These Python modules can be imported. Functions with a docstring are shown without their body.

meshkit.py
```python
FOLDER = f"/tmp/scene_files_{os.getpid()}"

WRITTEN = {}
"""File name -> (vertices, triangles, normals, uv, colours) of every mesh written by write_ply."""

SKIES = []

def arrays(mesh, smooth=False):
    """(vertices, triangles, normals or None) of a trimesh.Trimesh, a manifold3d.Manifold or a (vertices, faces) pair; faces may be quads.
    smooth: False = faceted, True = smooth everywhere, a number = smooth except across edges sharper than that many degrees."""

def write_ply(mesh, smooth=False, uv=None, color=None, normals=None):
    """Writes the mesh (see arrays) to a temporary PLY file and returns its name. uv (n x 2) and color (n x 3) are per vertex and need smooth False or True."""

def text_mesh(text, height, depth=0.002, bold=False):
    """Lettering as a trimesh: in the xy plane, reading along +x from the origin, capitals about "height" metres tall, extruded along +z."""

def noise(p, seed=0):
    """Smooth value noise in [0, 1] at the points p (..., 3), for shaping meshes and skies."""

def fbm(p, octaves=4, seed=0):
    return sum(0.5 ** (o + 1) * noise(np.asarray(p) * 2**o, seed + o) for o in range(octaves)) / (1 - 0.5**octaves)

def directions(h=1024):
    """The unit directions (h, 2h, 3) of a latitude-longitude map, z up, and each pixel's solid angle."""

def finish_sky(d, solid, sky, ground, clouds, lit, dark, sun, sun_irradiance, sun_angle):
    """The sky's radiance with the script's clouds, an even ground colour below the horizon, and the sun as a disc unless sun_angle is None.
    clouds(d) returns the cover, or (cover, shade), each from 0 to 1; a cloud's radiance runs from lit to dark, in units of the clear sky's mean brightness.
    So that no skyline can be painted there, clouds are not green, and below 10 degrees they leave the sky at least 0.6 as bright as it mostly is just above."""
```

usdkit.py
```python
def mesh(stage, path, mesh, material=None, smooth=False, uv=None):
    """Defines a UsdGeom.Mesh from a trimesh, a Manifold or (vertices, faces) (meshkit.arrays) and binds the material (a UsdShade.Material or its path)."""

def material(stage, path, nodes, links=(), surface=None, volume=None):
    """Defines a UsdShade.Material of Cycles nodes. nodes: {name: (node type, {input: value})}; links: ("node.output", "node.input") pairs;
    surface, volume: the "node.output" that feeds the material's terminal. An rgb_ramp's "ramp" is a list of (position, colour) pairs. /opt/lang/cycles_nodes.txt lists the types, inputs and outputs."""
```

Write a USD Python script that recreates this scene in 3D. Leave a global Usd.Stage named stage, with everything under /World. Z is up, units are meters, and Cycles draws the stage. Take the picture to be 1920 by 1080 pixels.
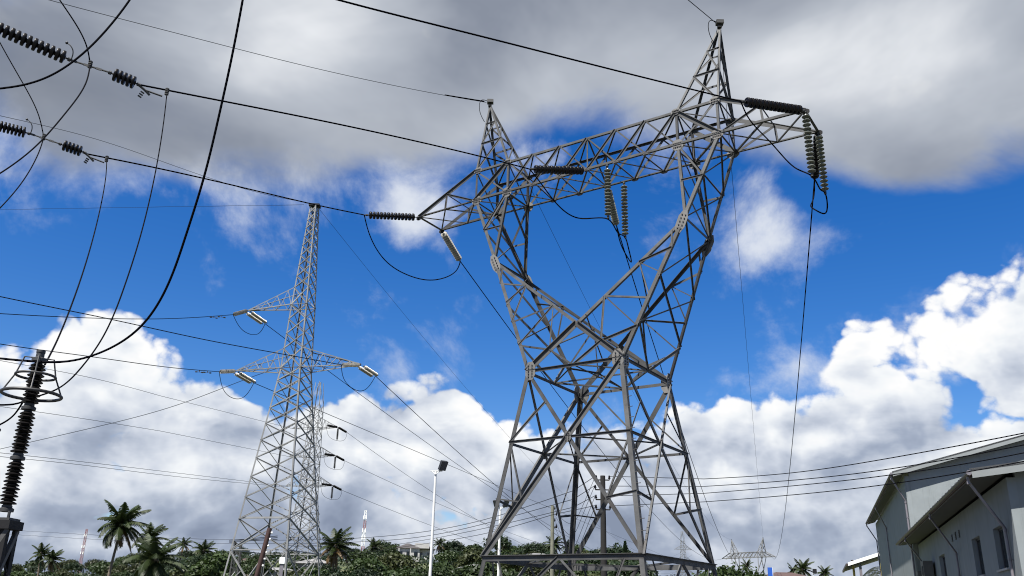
import math, random
import numpy as np
import trimesh
import usdkit, meshkit
from pxr import Usd, UsdGeom, UsdLux, UsdShade, Gf, Sdf

stage = Usd.Stage.CreateInMemory()
UsdGeom.SetStageUpAxis(stage, UsdGeom.Tokens.z)
UsdGeom.SetStageMetersPerUnit(stage, 1.0)
UsdGeom.Xform.Define(stage, '/World')
UsdGeom.Scope.Define(stage, '/World/Looks')

# ------------------------------------------------------------------ camera
FPX, PITCH, ROLL, EYE = 1640.74, 0.3580, 0.0250, 1.65      # focal length in pixels of a 1920 wide frame
cp, sp, cr, sr = math.cos(PITCH), math.sin(PITCH), math.cos(ROLL), math.sin(ROLL)
FWD = np.array([0, cp, sp]); _X = np.array([1., 0, 0]); _U = np.array([0, -sp, cp])
RIGHT = cr * _X + sr * _U
UP = -sr * _X + cr * _U
cam = UsdGeom.Camera.Define(stage, '/World/camera')
cam.CreateHorizontalApertureAttr(36.0)
cam.CreateVerticalApertureAttr(20.25)
cam.CreateFocalLengthAttr(36.0 * FPX / 1920)
cam.CreateClippingRangeAttr(Gf.Vec2f(0.1, 20000))
cam.CreateExposureAttr(1.15)
M4 = np.eye(4); M4[0, :3], M4[1, :3], M4[2, :3], M4[3, :3] = RIGHT, UP, -FWD, (0, 0, EYE)
cam.AddTransformOp().Set(Gf.Matrix4d(M4.tolist()))


def direction(px, py):
    d = FWD + (px - 960) / FPX * RIGHT + (540 - py) / FPX * UP
    return d / np.linalg.norm(d)


def at(px, py, y):
    """The place y metres ahead of the viewer that is seen at a spot of the photograph."""
    d = direction(px, py)
    return np.array([0, 0, EYE]) + d * (y / d[1])


# ------------------------------------------------------------------ sky and sun
SUN_AZ, SUN_EL = math.radians(216), math.radians(60)
SUN = np.array([math.sin(SUN_AZ) * math.cos(SUN_EL), math.cos(SUN_AZ) * math.cos(SUN_EL), math.sin(SUN_EL)])
SKY_STRENGTH, SUN_INTENSITY = 0.05, 1.2
sun = UsdLux.DistantLight.Define(stage, '/World/sun_light')
sun.CreateIntensityAttr(SUN_INTENSITY); sun.CreateAngleAttr(0.5); sun.CreateNormalizeAttr(True)
sun.CreateColorAttr(Gf.Vec3f(1.0, 0.97, 0.92))
z = SUN; x = np.cross([0, 0, 1.], z); x /= np.linalg.norm(x); y = np.cross(z, x)
L4 = np.eye(4); L4[0, :3], L4[1, :3], L4[2, :3] = x, y, z
sun.AddTransformOp().Set(Gf.Matrix4d(L4.tolist()))


class Graph:
    """Collects shader nodes and their links."""
    def __init__(self): self.n, self.l, self.k = {}, [], 0
    def add(self, kind, values=None, out=None, **links):
        self.k += 1; name = f'n{self.k}'
        self.n[name] = (kind, values or {})
        for inp, src in links.items():
            self.l.append((src, f'{name}.{inp}'))
        return f'{name}.{out}' if out else name
    def math(self, op, a, b=None, c=None, clamp=False):
        v, ln = {'math_type': op, 'use_clamp': clamp}, {}
        for i, q in enumerate((a, b, c)):
            if q is None: continue
            if isinstance(q, str): ln[f'value{i+1}'] = q
            else: v[f'value{i+1}'] = float(q)
        return self.add('math', v, 'value', **ln)
    def rng(self, src, a, b, lo=0.0, hi=1.0, kind='smoothstep'):
        return self.add('map_range', {'range_type': kind, 'from_min': a, 'from_max': b, 'to_min': lo, 'to_max': hi, 'clamp': True}, 'result', value=src)
    def mix(self, fac, a, b):
        v, ln = {}, {}
        for k, q in (('fac', fac), ('color1', a), ('color2', b)):
            if isinstance(q, str): ln[k] = q
            else: v[k] = q
        return self.add('mix', v, 'color', **ln)


SKYLIN = 1.0
g = Graph()
d = 'geo.position'; g.n['geo'] = ('geometry', {})
g.n['sky'] = ('sky_texture', {'sky_type': 'single_scattering', 'sun_disc': False, 'sun_elevation': SUN_EL, 'sun_rotation': SUN_AZ, 'air_density': 1.0, 'aerosol_density': 0.6, 'ozone_density': 3.0})
# soft bumps of cover: (px, py, radius, weight) name directions of the sky in photograph pixels
SHEET = [(60, 240, 280, .42), (350, 270, 180, .12), (150, 60, 420, .30), (560, 60, 420, .35), (950, 60, 380, .30), (1400, 80, 420, .35), (1760, 120, 420, .45), (1700, 300, 230, .22),
         (330, 260, 260, .22), (600, 250, 220, .16), (860, 170, 250, .25), (1900, 330, 200, .15),
         (1000, 480, 420, -.35), (300, 480, 280, -.25), (1450, 470, 300, -.30), (1650, 520, 250, -.2), (1150, 300, 150, -.08), (760, 420, 250, -.15)]
GLOW = [(960, 150, 900, .16), (200, 120, 400, .10), (600, 0, 330, .32), (420, 60, 250, .2), (1560, 130, 300, .42), (1830, 60, 300, .45), (1880, 200, 200, .25), (800, 130, 240, -.14), (150, 160, 300, -.06), (1700, 300, 220, -.06), (1180, 90, 260, .05), (300, 330, 200, .12)]
HEAPS = [(160, 680, 200, .42), (90, 800, 260, .30), (330, 760, 170, .25), (480, 850, 260, .25), (850, 720, 120, .32), (650, 790, 170, .30), (760, 860, 260, .2), (1010, 880, 260, .2), (1380, 870, 190, .40), (1640, 810, 190, .38), (1860, 640, 190, .42), (1600, 650, 110, .44), (1720, 600, 100, .42), (1790, 535, 80, .40), (1520, 740, 90, -.2), (1890, 800, 260, .25), (1340, 900, 220, .2),
         (520, 620, 230, -.40), (1000, 600, 300, -.40), (1350, 600, 260, -.40), (300, 500, 300, -.3), (730, 560, 260, -.3), (1180, 740, 150, -.22), (1480, 640, 110, -.2), (1560, 480, 200, -.15), (470, 730, 90, -.18), (700, 690, 70, -.1)]
HEAP_TONE = [(200, 830, 150, -.25), (150, 970, 250, -.10), (90, 660, 120, .2), (270, 700, 110, .2), (230, 660, 150, .12), (400, 850, 120, .15), (640, 780, 120, .18), (830, 900, 120, .12), (700, 960, 180, -.15), (1000, 980, 200, -.18), (1420, 800, 160, .25), (1690, 620, 200, .35), (1640, 740, 170, .28), (1860, 690, 200, .25), (1600, 860, 90, -.10), (930, 760, 150, .2), (560, 760, 120, .2), (1500, 980, 220, -.12), (1740, 800, 120, -.1)]
WISPS = [(760, 370, 120, .55), (1430, 420, 140, .62), (110, 525, 50, .35), (1240, 330, 120, .1), (400, 400, 150, .08), (1560, 430, 130, .2), (1740, 400, 120, .2), (1340, 640, 160, -.3), (760, 540, 130, -.3), (330, 420, 130, -.15), (330, 800, 60, .3), (1000, 270, 110, .35)]
sky_col = g.add('hsv', {'hue': 0.513, 'saturation': 1.42, 'value': 1.3, 'fac': 1.0}, 'color', color='sky.color')


def blobs(spots, flat):
    """Sum of soft bumps over the sky; spots: (px, py, radius in pixels, weight); flat > 1 makes them wide and low."""
    dz = g.add('vector_math', {'math_type': 'multiply', 'vector2': (1, 1, flat)}, 'vector', vector1=d)
    total = None
    for px, py, r, w in spots:
        c = direction(px, py) * np.array([1, 1, flat])
        q = g.add('vector_math', {'math_type': 'distance', 'vector2': tuple(c)}, 'value', vector1=dz)
        b = g.rng(q, 0.0, r / FPX, w, 0.0)
        total = b if total is None else g.math('add', total, b)
    return total


def noise(scale, detail, rough=0.55, shift=(0, 0, 0), stretch=(1, 1, 1), distortion=0.0, src=None):
    v = g.add('mapping', {'location': shift, 'scale': stretch}, 'vector', vector=src or d)
    return g.add('noise_texture', {'scale': scale, 'detail': detail, 'roughness': rough, 'distortion': distortion}, 'fac', vector=v)


sep = g.add('separate_xyz', {}, None, vector=d)
el = f'{sep}.z'
# the high grey sheet, then the heaped white clouds lower down, each with its own noise
n_a = noise(2.6, 9, 0.56, (3.1, 0.4, 1.7), (1, 1, 1.7), 0.35)
n_shade = noise(3.0, 5, 0.5, (8.3, 2.2, 5.1), (1, 1, 2.2), 0.4)
high = g.rng(el, 0.26, 0.66, -0.55, 0.36, 'linear')
cover_a = g.math('add', high, blobs(SHEET, 1.3))
dens_a = g.math('add', g.math('multiply', g.math('subtract', n_a, 0.5), 1.7), cover_a)
mask_a = g.rng(dens_a, -0.06, 0.34)
tone_a = g.math('add', g.math('add', g.math('multiply', g.math('subtract', n_shade, 0.5), 1.3), 0.42), blobs(GLOW, 1.2))
tone_a = g.math('subtract', tone_a, g.math('multiply', g.math('subtract', dens_a, 0.2), 0.25))
col_a = g.add('rgb_ramp', {'ramp': [(0.0, (0.165, 0.19, 0.245)), (0.35, (0.27, 0.30, 0.36)), (0.7, (0.51, 0.545, 0.60)), (1.0, (0.91, 0.93, 0.95))]}, 'color', fac=tone_a)


def heap(shift):
    """Heaped cloud: soft noise with rounded, cauliflower-like cells on it."""
    soft = noise(4.6, 8, 0.52, shift, (1, 1, 1.3), 0.2)
    wob = g.add('noise_texture', {'scale': 9.0, 'detail': 3}, 'color', vector=d)
    wv = g.add('vector_math', {'math_type': 'multiply_add', 'vector2': (.07, .07, .07), 'vector3': tuple(np.array(shift) * .1)}, 'vector', vector1=wob)
    pos = g.add('vector_math', {'math_type': 'add'}, 'vector', vector1=g.add('mapping', {'location': shift, 'scale': (1, 1, 1.25)}, 'vector', vector=d), vector2=wv)
    cell = g.add('voronoi_texture', {'feature': 'f1', 'scale': 9.0, 'detail': 3.0, 'roughness': 0.5, 'lacunarity': 2.2}, 'distance', vector=pos)
    fine = noise(26.0, 6, 0.6, shift, (1, 1, 1.2), 0.0)
    a = g.math('add', g.math('multiply', soft, 0.75), g.math('multiply', g.math('subtract', 0.62, cell), 0.34))
    return g.math('add', a, g.math('multiply', g.math('subtract', fine, 0.5), 0.16))


low = g.math('add', g.rng(el, 0.02, 0.40, 0.34, -0.30, 'linear'), g.rng(el, 0.03, 0.20, 0.22, 0.0))
cover_b = g.math('add', low, blobs(HEAPS, 1.25))
n_b = heap((1.3, 7.7, 2.9))
n_big = noise(3.3, 3, 0.5, (6.1, 2.7, 0.4), (1, 1, 1.5), 0.2)
dens_b = g.math('add', g.math('add', g.math('multiply', g.math('subtract', n_b, 0.29), 1.75), g.math('multiply', g.math('subtract', n_big, 0.5), 1.0)), cover_b)
mask_b = g.rng(dens_b, 0.0, 0.13)
n_b2 = heap((1.3 + SUN[0] * .03, 7.7 + .0, 2.9 + 0.03))
lit = g.math('multiply', g.math('subtract', n_b, n_b2), 1.9)
n_b3 = noise(4.2, 6, 0.52, (1.4, 5.9, 3.2), (1, 1, 2.6), 0.4)
tone_b = g.math('add', g.math('add', lit, g.math('multiply', g.math('subtract', n_b3, 0.5), 1.6)), 0.70)
tone_b = g.math('add', tone_b, g.rng(el, 0.04, 0.26, -0.22, 0.10, 'linear'))
tone_b = g.math('subtract', tone_b, g.math('multiply', g.rng(dens_b, 0.10, 0.50, 0, 1), 0.22))
tone_b = g.math('add', tone_b, blobs(HEAP_TONE, 1.4))
col_b = g.add('rgb_ramp', {'ramp': [(0.0, (0.25, 0.30, 0.41)), (0.3, (0.38, 0.44, 0.56)), (0.6, (0.66, 0.71, 0.80)), (0.85, (0.90, 0.93, 0.96)), (1.0, (1.0, 1.0, 1.0))]}, 'color', fac=tone_b)
# thin wisps over the blue
n_c = noise(5.5, 10, 0.60, (9.0, 3.0, 0.2), (1, 1, 1.0), 0.25)
dens_c = g.math('add', g.math('multiply', g.math('subtract', n_c, 0.5), 2.6), blobs(WISPS, 1.0))
mask_c = g.rng(dens_c, 0.10, 0.75, 0.0, 0.9)

K = 0.45 / SKY_STRENGTH                                   # the clouds' brightness in the units of the sky texture
blue = sky_col
m1 = g.mix(mask_c, blue, tuple(np.array((0.80, 0.84, 0.90)) * K))
sc_a = g.add('vector_math', {'math_type': 'scale', 'scale': K}, 'vector', vector1=col_a)
sc_b = g.add('vector_math', {'math_type': 'scale', 'scale': K}, 'vector', vector1=col_b)
m2 = g.mix(mask_b, m1, sc_b)
m3 = g.mix(g.math('multiply', mask_a, 0.96), m2, sc_a)
bg = g.add('background_shader', {'strength': SKY_STRENGTH}, 'background', color=m3)
sky_mat = usdkit.material(stage, '/World/Looks/sky_air', g.n, g.l, surface=bg)

dome = UsdLux.DomeLight.Define(stage, '/World/sky')
dome.GetPrim().SetCustomDataByKey('kind', 'structure')
UsdShade.MaterialBindingAPI.Apply(dome.GetPrim()).Bind(sky_mat)


# ------------------------------------------------------------------ materials
def mat(name, colour, rough=0.6, metal=0.0, vary=0.25, scale=2.0, dark=None, bump=0.0, bscale=20.0, spec=0.5, coord='object', trans=0.0, streak=None, stain=None, stain_scale=1.5):
    nodes = {'tc': ('texture_coordinate', {}), 'nz': ('noise_texture', {'scale': scale, 'detail': 6, 'roughness': 0.62}), 'oi': ('object_info', {}),
             'p': ('principled_bsdf', {'roughness': rough, 'metallic': metal, 'specular_ior_level': spec, 'transmission_weight': trans})}
    c = np.array(colour, float)
    lo = np.array(dark, float) if dark is not None else c * (1 - vary)
    nodes['r'] = ('rgb_ramp', {'ramp': [(0.28, tuple(lo)), (0.72, tuple(np.clip(c * (1 + vary * .5), 0, .95)))]})
    src = 'geo.position' if coord == 'world' else 'tc.object'
    nodes['geo'] = ('geometry', {})
    links = [(src, 'nz.vector'), ('nz.fac', 'r.fac')]
    last = 'r.color'
    nodes['mr'] = ('map_range', {'range_type': 'linear', 'from_min': 0, 'from_max': 1, 'to_min': 1 - vary * .6, 'to_max': 1 + vary * .6})
    nodes['hv'] = ('hsv', {'hue': .5, 'saturation': 1.0, 'fac': 1.0})
    links += [('oi.random', 'mr.value'), ('mr.result', 'hv.value'), (last, 'hv.color')]
    last = 'hv.color'
    if stain is not None:
        nodes['n2'] = ('noise_texture', {'scale': stain_scale, 'detail': 8, 'roughness': 0.7})
        nodes['s2'] = ('map_range', {'range_type': 'smoothstep', 'from_min': 0.52, 'from_max': 0.72, 'to_min': 0.0, 'to_max': 0.8, 'clamp': True})
        nodes['mx'] = ('mix', {'color2': tuple(stain)})
        if streak:
            nodes['mp'] = ('mapping', {'scale': streak}); links += [(src, 'mp.vector'), ('mp.vector', 'n2.vector')]
        else: links += [(src, 'n2.vector')]
        links += [('n2.fac', 's2.value'), ('s2.result', 'mx.fac'), (last, 'mx.color1')]
        last = 'mx.color'
    links += [(last, 'p.base_color')]
    if bump:
        nodes['nb'] = ('noise_texture', {'scale': bscale, 'detail': 6, 'roughness': .65}); nodes['b'] = ('bump', {'strength': bump, 'distance': 0.02})
        links += [(src, 'nb.vector'), ('nb.fac', 'b.height'), ('b.normal', 'p.normal')]
    return usdkit.material(stage, f'/World/Looks/{name}', nodes, links, surface='p.BSDF')


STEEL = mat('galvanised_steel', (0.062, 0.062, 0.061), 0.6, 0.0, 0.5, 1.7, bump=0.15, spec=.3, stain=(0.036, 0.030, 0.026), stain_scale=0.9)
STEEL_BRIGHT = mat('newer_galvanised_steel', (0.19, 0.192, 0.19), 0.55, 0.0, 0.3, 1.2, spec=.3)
STEEL_DARK = mat('dull_painted_steel', (0.016, 0.016, 0.017), 0.7, 0.0, 0.35, 3.0, bump=0.1, spec=.15)
PLATE = mat('plate_steel', (0.13, 0.127, 0.12), 0.55, 0.0, 0.25, 4.0, stain=(0.15, 0.11, 0.08), stain_scale=2.2)
BOLT = mat('bolt_steel', (0.07, 0.065, 0.06), 0.5, 0.3, 0.2)
CABLE = mat('weathered_conductor', (0.005, 0.005, 0.007), 0.8, 0.0, 0.2, 8.0, spec=.03)
CABLE_THIN = mat('dull_wire', (0.015, 0.016, 0.02), 0.7, 0.0, 0.2, 8.0, spec=.05)
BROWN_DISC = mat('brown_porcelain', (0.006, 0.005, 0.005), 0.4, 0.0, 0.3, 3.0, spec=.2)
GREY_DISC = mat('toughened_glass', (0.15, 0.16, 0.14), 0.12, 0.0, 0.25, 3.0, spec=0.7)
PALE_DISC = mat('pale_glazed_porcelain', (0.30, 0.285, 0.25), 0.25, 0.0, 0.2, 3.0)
CAP = mat('cast_iron_cap', (0.03, 0.03, 0.03), 0.6, 0.0, 0.3)
RING = mat('aluminium_ring', (0.035, 0.034, 0.033), 0.5, 0.2, 0.25, 5.0)


# ------------------------------------------------------------------ object helpers
_used = {}


def _free(parent, name):
    k = (parent, name); n = _used.get(k, 0); _used[k] = n + 1
    return f'{parent}/{name}' if n == 0 else f'{parent}/{name}_{n:03d}'


def tag(prim, label=None, cat=None, group=None, kind=None):
    for k, v in (('label', label), ('category', cat), ('group', group), ('kind', kind)):
        if v: prim.SetCustomDataByKey(k, v)
    return prim


class Thing:
    """One thing of the scene: an Xform at its base; add() gives it a part, and add(..., under=part) a sub-part."""
    def __init__(self, name, base, label, cat, group=None, yaw=0.0):
        self.path = _free('/World', name)
        self.x = UsdGeom.Xform.Define(stage, self.path)
        self.base = np.array(base, float)
        self.t = self.x.AddTranslateOp(); self.t.Set(Gf.Vec3d(*self.base))
        self.r = self.x.AddRotateZOp(); self.r.Set(0.0)
        self.s = self.x.AddScaleOp(); self.s.Set(Gf.Vec3f(1, 1, 1))
        self.prim = tag(self.x.GetPrim(), label, cat, group)

    def add(self, name, mesh, material, smooth=False, under=None, world=True, label=None, kind=None):
        v, f = (np.array(mesh.vertices, float), np.array(mesh.faces)) if hasattr(mesh, 'vertices') else (np.array(mesh[0], float), np.array(mesh[1]))
        if world: v = v - self.base
        p = _free(under or self.path, name)
        m = usdkit.mesh(stage, p, (v, f), material, smooth)
        tag(m.GetPrim(), label, kind=kind)
        return p


def copy_of(first, base, yaw=0.0, scale=1.0, label=None, cat=None, group=None):
    """A repeat of a thing, with its parts, under the next number."""
    name = first.path.split('/')[-1]
    name = name[:-4] if name[-3:].isdigit() and name[-4] == '_' else name
    p = _free('/World', name)
    x = UsdGeom.Xform.Define(stage, p)
    x.AddTranslateOp().Set(Gf.Vec3d(*map(float, base))); x.AddRotateZOp().Set(math.degrees(yaw))
    s = scale if np.ndim(scale) else (scale, scale, scale)
    x.AddScaleOp().Set(Gf.Vec3f(*map(float, s)))
    x.GetPrim().GetReferences().AddInternalReference(first.path)
    x.GetPrim().SetInstanceable(True)
    tag(x.GetPrim(), label, cat, group)
    return x.GetPrim()


def cat_mesh(parts):
    vs, fs, n = [], [], 0
    for p in parts:
        v, f = (p.vertices, p.faces) if hasattr(p, 'vertices') else p
        vs.append(np.asarray(v, float)); fs.append(np.asarray(f) + n); n += len(v)
    return np.vstack(vs), np.vstack(fs)


def unit(v):
    v = np.asarray(v, float); return v / max(np.linalg.norm(v), 1e-9)


def prism(profile, p, q, ex, ey, tri=None):
    """A flat profile (n x 2, in the directions ex, ey, counter-clockwise) drawn from p to q."""
    n = len(profile)
    a = np.array([p + c[0] * ex + c[1] * ey for c in profile]); b = a + (np.asarray(q) - np.asarray(p))
    v = np.vstack([a, b]); f = []
    for i in range(n):
        j = (i + 1) % n
        f += [(i, j, n + j), (i, n + j, n + i)]
    for t in tri: f += [(t[2], t[1], t[0]), (n + t[0], n + t[1], n + t[2])]
    return v, np.array(f)


def angle_bar(p, q, w, outward, t=None, turn=1):
    """A steel angle: one flange flat in the face whose outward side is given, the other standing inward."""
    p, q = np.asarray(p, float), np.asarray(q, float)
    ax = unit(q - p); ey = unit(outward - ax * np.dot(outward, ax)); ex = np.cross(ey, ax) * turn
    t = t or max(0.008, w * 0.12)
    if turn == 2:                                        # the standing flange points out of the face, along the bar's upper edge
        if ex[2] < 0: ex = -ex
        o = w * .8
        prof = [(w / 2, 0), (w / 2, o), (w / 2 - t, o), (w / 2 - t, t), (-w / 2, t), (-w / 2, 0)]
    else:
        prof = [(-w / 2, 0), (-w / 2, -w), (-w / 2 + t, -w), (-w / 2 + t, -t), (w / 2, -t), (w / 2, 0)]
    tri = [(0, 1, 2), (0, 2, 3), (0, 3, 4), (0, 4, 5)]
    v, f = prism(prof, p, q, ex, ey, tri)
    m = trimesh.Trimesh(v, f, process=False)
    if m.volume < 0: m.invert()
    return m


def leg_bar(p, q, w, side_a, side_b, t=None):
    """A corner leg: the angle's heel points out of the tower, its flanges lie in the two faces."""
    p, q = np.asarray(p, float), np.asarray(q, float)
    ax = unit(q - p)
    a = unit(side_a - ax * np.dot(side_a, ax)); b = unit(side_b - ax * np.dot(side_b, ax))
    t = t or w * 0.12
    prof = [(0, 0), (-w, 0), (-w, -t), (-t, -t), (-t, -w), (0, -w)]
    tri = [(0, 1, 2), (0, 2, 3), (0, 3, 4), (0, 4, 5)]
    v, f = prism(prof, p, q, a, b, tri)
    m = trimesh.Trimesh(v, f, process=False)
    if m.volume < 0: m.invert()
    return m


def tube(points, r, sides=6, closed=False):
    P = np.asarray(points, float); n = len(P)
    T = np.gradient(P, axis=0)
    if closed: T = np.roll(P, -1, 0) - np.roll(P, 1, 0)
    T /= np.linalg.norm(T, axis=1)[:, None] + 1e-12
    ref = np.array([0, 0, 1.]) if abs(T[0][2]) < .9 else np.array([1., 0, 0])
    N = np.zeros_like(P); nn = unit(np.cross(T[0], ref))
    for i in range(n):
        nn = unit(nn - T[i] * np.dot(nn, T[i])); N[i] = nn
    B = np.cross(T, N)
    R = np.broadcast_to(np.asarray(r, float), (n,))
    a = np.arange(sides) / sides * 2 * np.pi
    v = P[:, None] + R[:, None, None] * (np.cos(a)[None, :, None] * N[:, None] + np.sin(a)[None, :, None] * B[:, None])
    v = v.reshape(-1, 3); f = []
    for i in range(n if closed else n - 1):
        i2 = (i + 1) % n
        for k in range(sides):
            k2 = (k + 1) % sides
            f += [(i * sides + k, i2 * sides + k2, i * sides + k2), (i * sides + k, i2 * sides + k, i2 * sides + k2)]
    if not closed:
        for k in range(1, sides - 1):
            f += [(0, k, k + 1), ((n - 1) * sides, (n - 1) * sides + k + 1, (n - 1) * sides + k)]
    return trimesh.Trimesh(v, np.array(f)[:, ::-1], process=False)


def rod(p, q, r, sides=8): return tube([p, q], r, sides)


def box_between(p, q, w, h, up=(0, 0, 1.)):
    """A square bar from p to q, w wide and h high."""
    p, q = np.asarray(p, float), np.asarray(q, float); ax = unit(q - p)
    up = np.asarray(up, float)
    if abs(np.dot(ax, unit(up))) > .98: up = np.array([1., 0, 0])
    ey = unit(up - ax * np.dot(up, ax)); ex = np.cross(ax, ey)
    prof = [(-w / 2, -h / 2), (w / 2, -h / 2), (w / 2, h / 2), (-w / 2, h / 2)]
    v, f = prism(prof, p, q, ex, ey, [(0, 1, 2), (0, 2, 3)])
    m = trimesh.Trimesh(v, f, process=False)
    if m.volume < 0: m.invert()
    return m


def block(lo, hi):
    lo, hi = np.asarray(lo, float), np.asarray(hi, float)
    m = trimesh.creation.box(hi - lo); m.apply_translation((lo + hi) / 2); return m


def plate(c, normal, u, w, h, t=0.014, cut=0.28):
    """A gusset plate with clipped corners, centred at c."""
    n = unit(normal); u = unit(u - n * np.dot(u, n)); v = np.cross(n, u)
    k = cut
    prof = [(-w / 2, -h / 2 + k * h), (-w / 2 + k * w, -h / 2), (w / 2 - k * w, -h / 2), (w / 2, -h / 2 + k * h), (w / 2, h / 2 - k * h), (w / 2 - k * w, h / 2), (-w / 2 + k * w, h / 2), (-w / 2, h / 2 - k * h)]
    tri = [(0, i, i + 1) for i in range(1, 7)]
    vv, f = prism(prof, np.asarray(c) - n * t / 2, np.asarray(c) + n * t / 2, u, v, tri)
    m = trimesh.Trimesh(vv, f, process=False)
    if m.volume < 0: m.invert()
    return m


def lathe(profile, p, q, sides=16):
    """Revolves (radius, distance along) pairs about the line from p towards q."""
    p, q = np.asarray(p, float), np.asarray(q, float); ax = unit(q - p)
    ref = np.array([0, 0, 1.]) if abs(ax[2]) < .9 else np.array([1., 0, 0])
    ex = unit(np.cross(ref, ax)); ey = np.cross(ax, ex)
    a = np.arange(sides) / sides * 2 * np.pi
    rings = [p + s * ax + r * (np.cos(a)[:, None] * ex + np.sin(a)[:, None] * ey) for r, s in profile]
    v = np.vstack(rings); f = []
    for i in range(len(profile) - 1):
        for k in range(sides):
            k2 = (k + 1) % sides
            f += [(i * sides + k, i * sides + k2, (i + 1) * sides + k2), (i * sides + k, (i + 1) * sides + k2, (i + 1) * sides + k)]
    return trimesh.Trimesh(v, np.array(f), process=False)


def spline(pts, n=12):
    """A smooth curve through points (Catmull-Rom, centripetal knots)."""
    P = np.asarray(pts, float)
    if len(P) == 2: return np.linspace(P[0], P[1], n)
    from scipy.interpolate import CubicSpline
    k = np.concatenate([[0], np.cumsum(np.linalg.norm(np.diff(P, axis=0), axis=1) ** .7)])
    t = np.concatenate([np.linspace(k[i], k[i + 1], n, endpoint=False) for i in range(len(k) - 1)] + [[k[-1]]])
    return CubicSpline(k, P, bc_type='natural')(t)


def sag(p, q, drop, n=40):
    t = np.linspace(0, 1, n)[:, None]
    c = np.asarray(p) * (1 - t) + np.asarray(q) * t
    c[:, 2] -= drop * 4 * (t * (1 - t))[:, 0]
    return c


def wire(name, points, r, label, cat, material=None, group=None, sides=6):
    P = np.asarray(points, float)
    base = P[0]
    path = _free('/World', name)
    m = tube(P, r, sides); v = m.vertices - base
    o = usdkit.mesh(stage, path, (v, m.faces), material or CABLE, True)
    o.AddTranslateOp().Set(Gf.Vec3d(*map(float, base)))
    tag(o.GetPrim(), label, cat, group)
    return path


def lerp(a, b, t): return np.asarray(a) * (1 - t) + np.asarray(b) * t


# cap-and-pin disc: (radius, distance) for a disc of radius 1 and pitch 1, cap first
_DISC = [(0.0, 0.02), (0.30, 0.03), (0.36, 0.30), (0.45, 0.36), (0.75, 0.44), (0.97, 0.60), (1.0, 0.68), (0.93, 0.72), (0.80, 0.60), (0.66, 0.72), (0.50, 0.58), (0.36, 0.70), (0.16, 0.62), (0.13, 1.0)]


_DISC_FAT = [(0.0, 0.02), (0.34, 0.03), (0.44, 0.12), (0.62, 0.16), (0.92, 0.22), (1.0, 0.34), (1.0, 0.68), (0.92, 0.80), (0.70, 0.78), (0.44, 0.82), (0.34, 0.84), (0.32, 1.0)]


def insulator_string(name, p, q, n, rad, label, mat_disc, group=None, link=0.18, cat='insulator'):
    """A string of n cap-and-pin discs from p to q with an end fitting at each end."""
    p, q = np.asarray(p, float), np.asarray(q, float)
    T = Thing(name, p, label, cat, group)
    L = np.linalg.norm(q - p); ax = (q - p) / L
    a, b = p + ax * link, q - ax * link
    pitch = (L - 2 * link) / n
    T.add('end_fitting', cat_mesh([rod(p, a, 0.022), lathe([(0, 0), (.05, .01), (.05, .07), (0, .08)], p, q, 8)]), CAP)
    for i in range(n):
        s = a + ax * pitch * i
        m = lathe([(r * rad, t * pitch) for r, t in (_DISC_FAT if mat_disc is BROWN_DISC else _DISC)], s, s + ax, 16)
        T.add('insulator_disc', m, mat_disc, smooth=50)
    T.add('end_fitting', cat_mesh([rod(b, q, 0.022), lathe([(0, 0), (.045, .01), (.045, .10), (0, .11)], b + ax * .03, q, 8)]), CAP)
    return T


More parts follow.
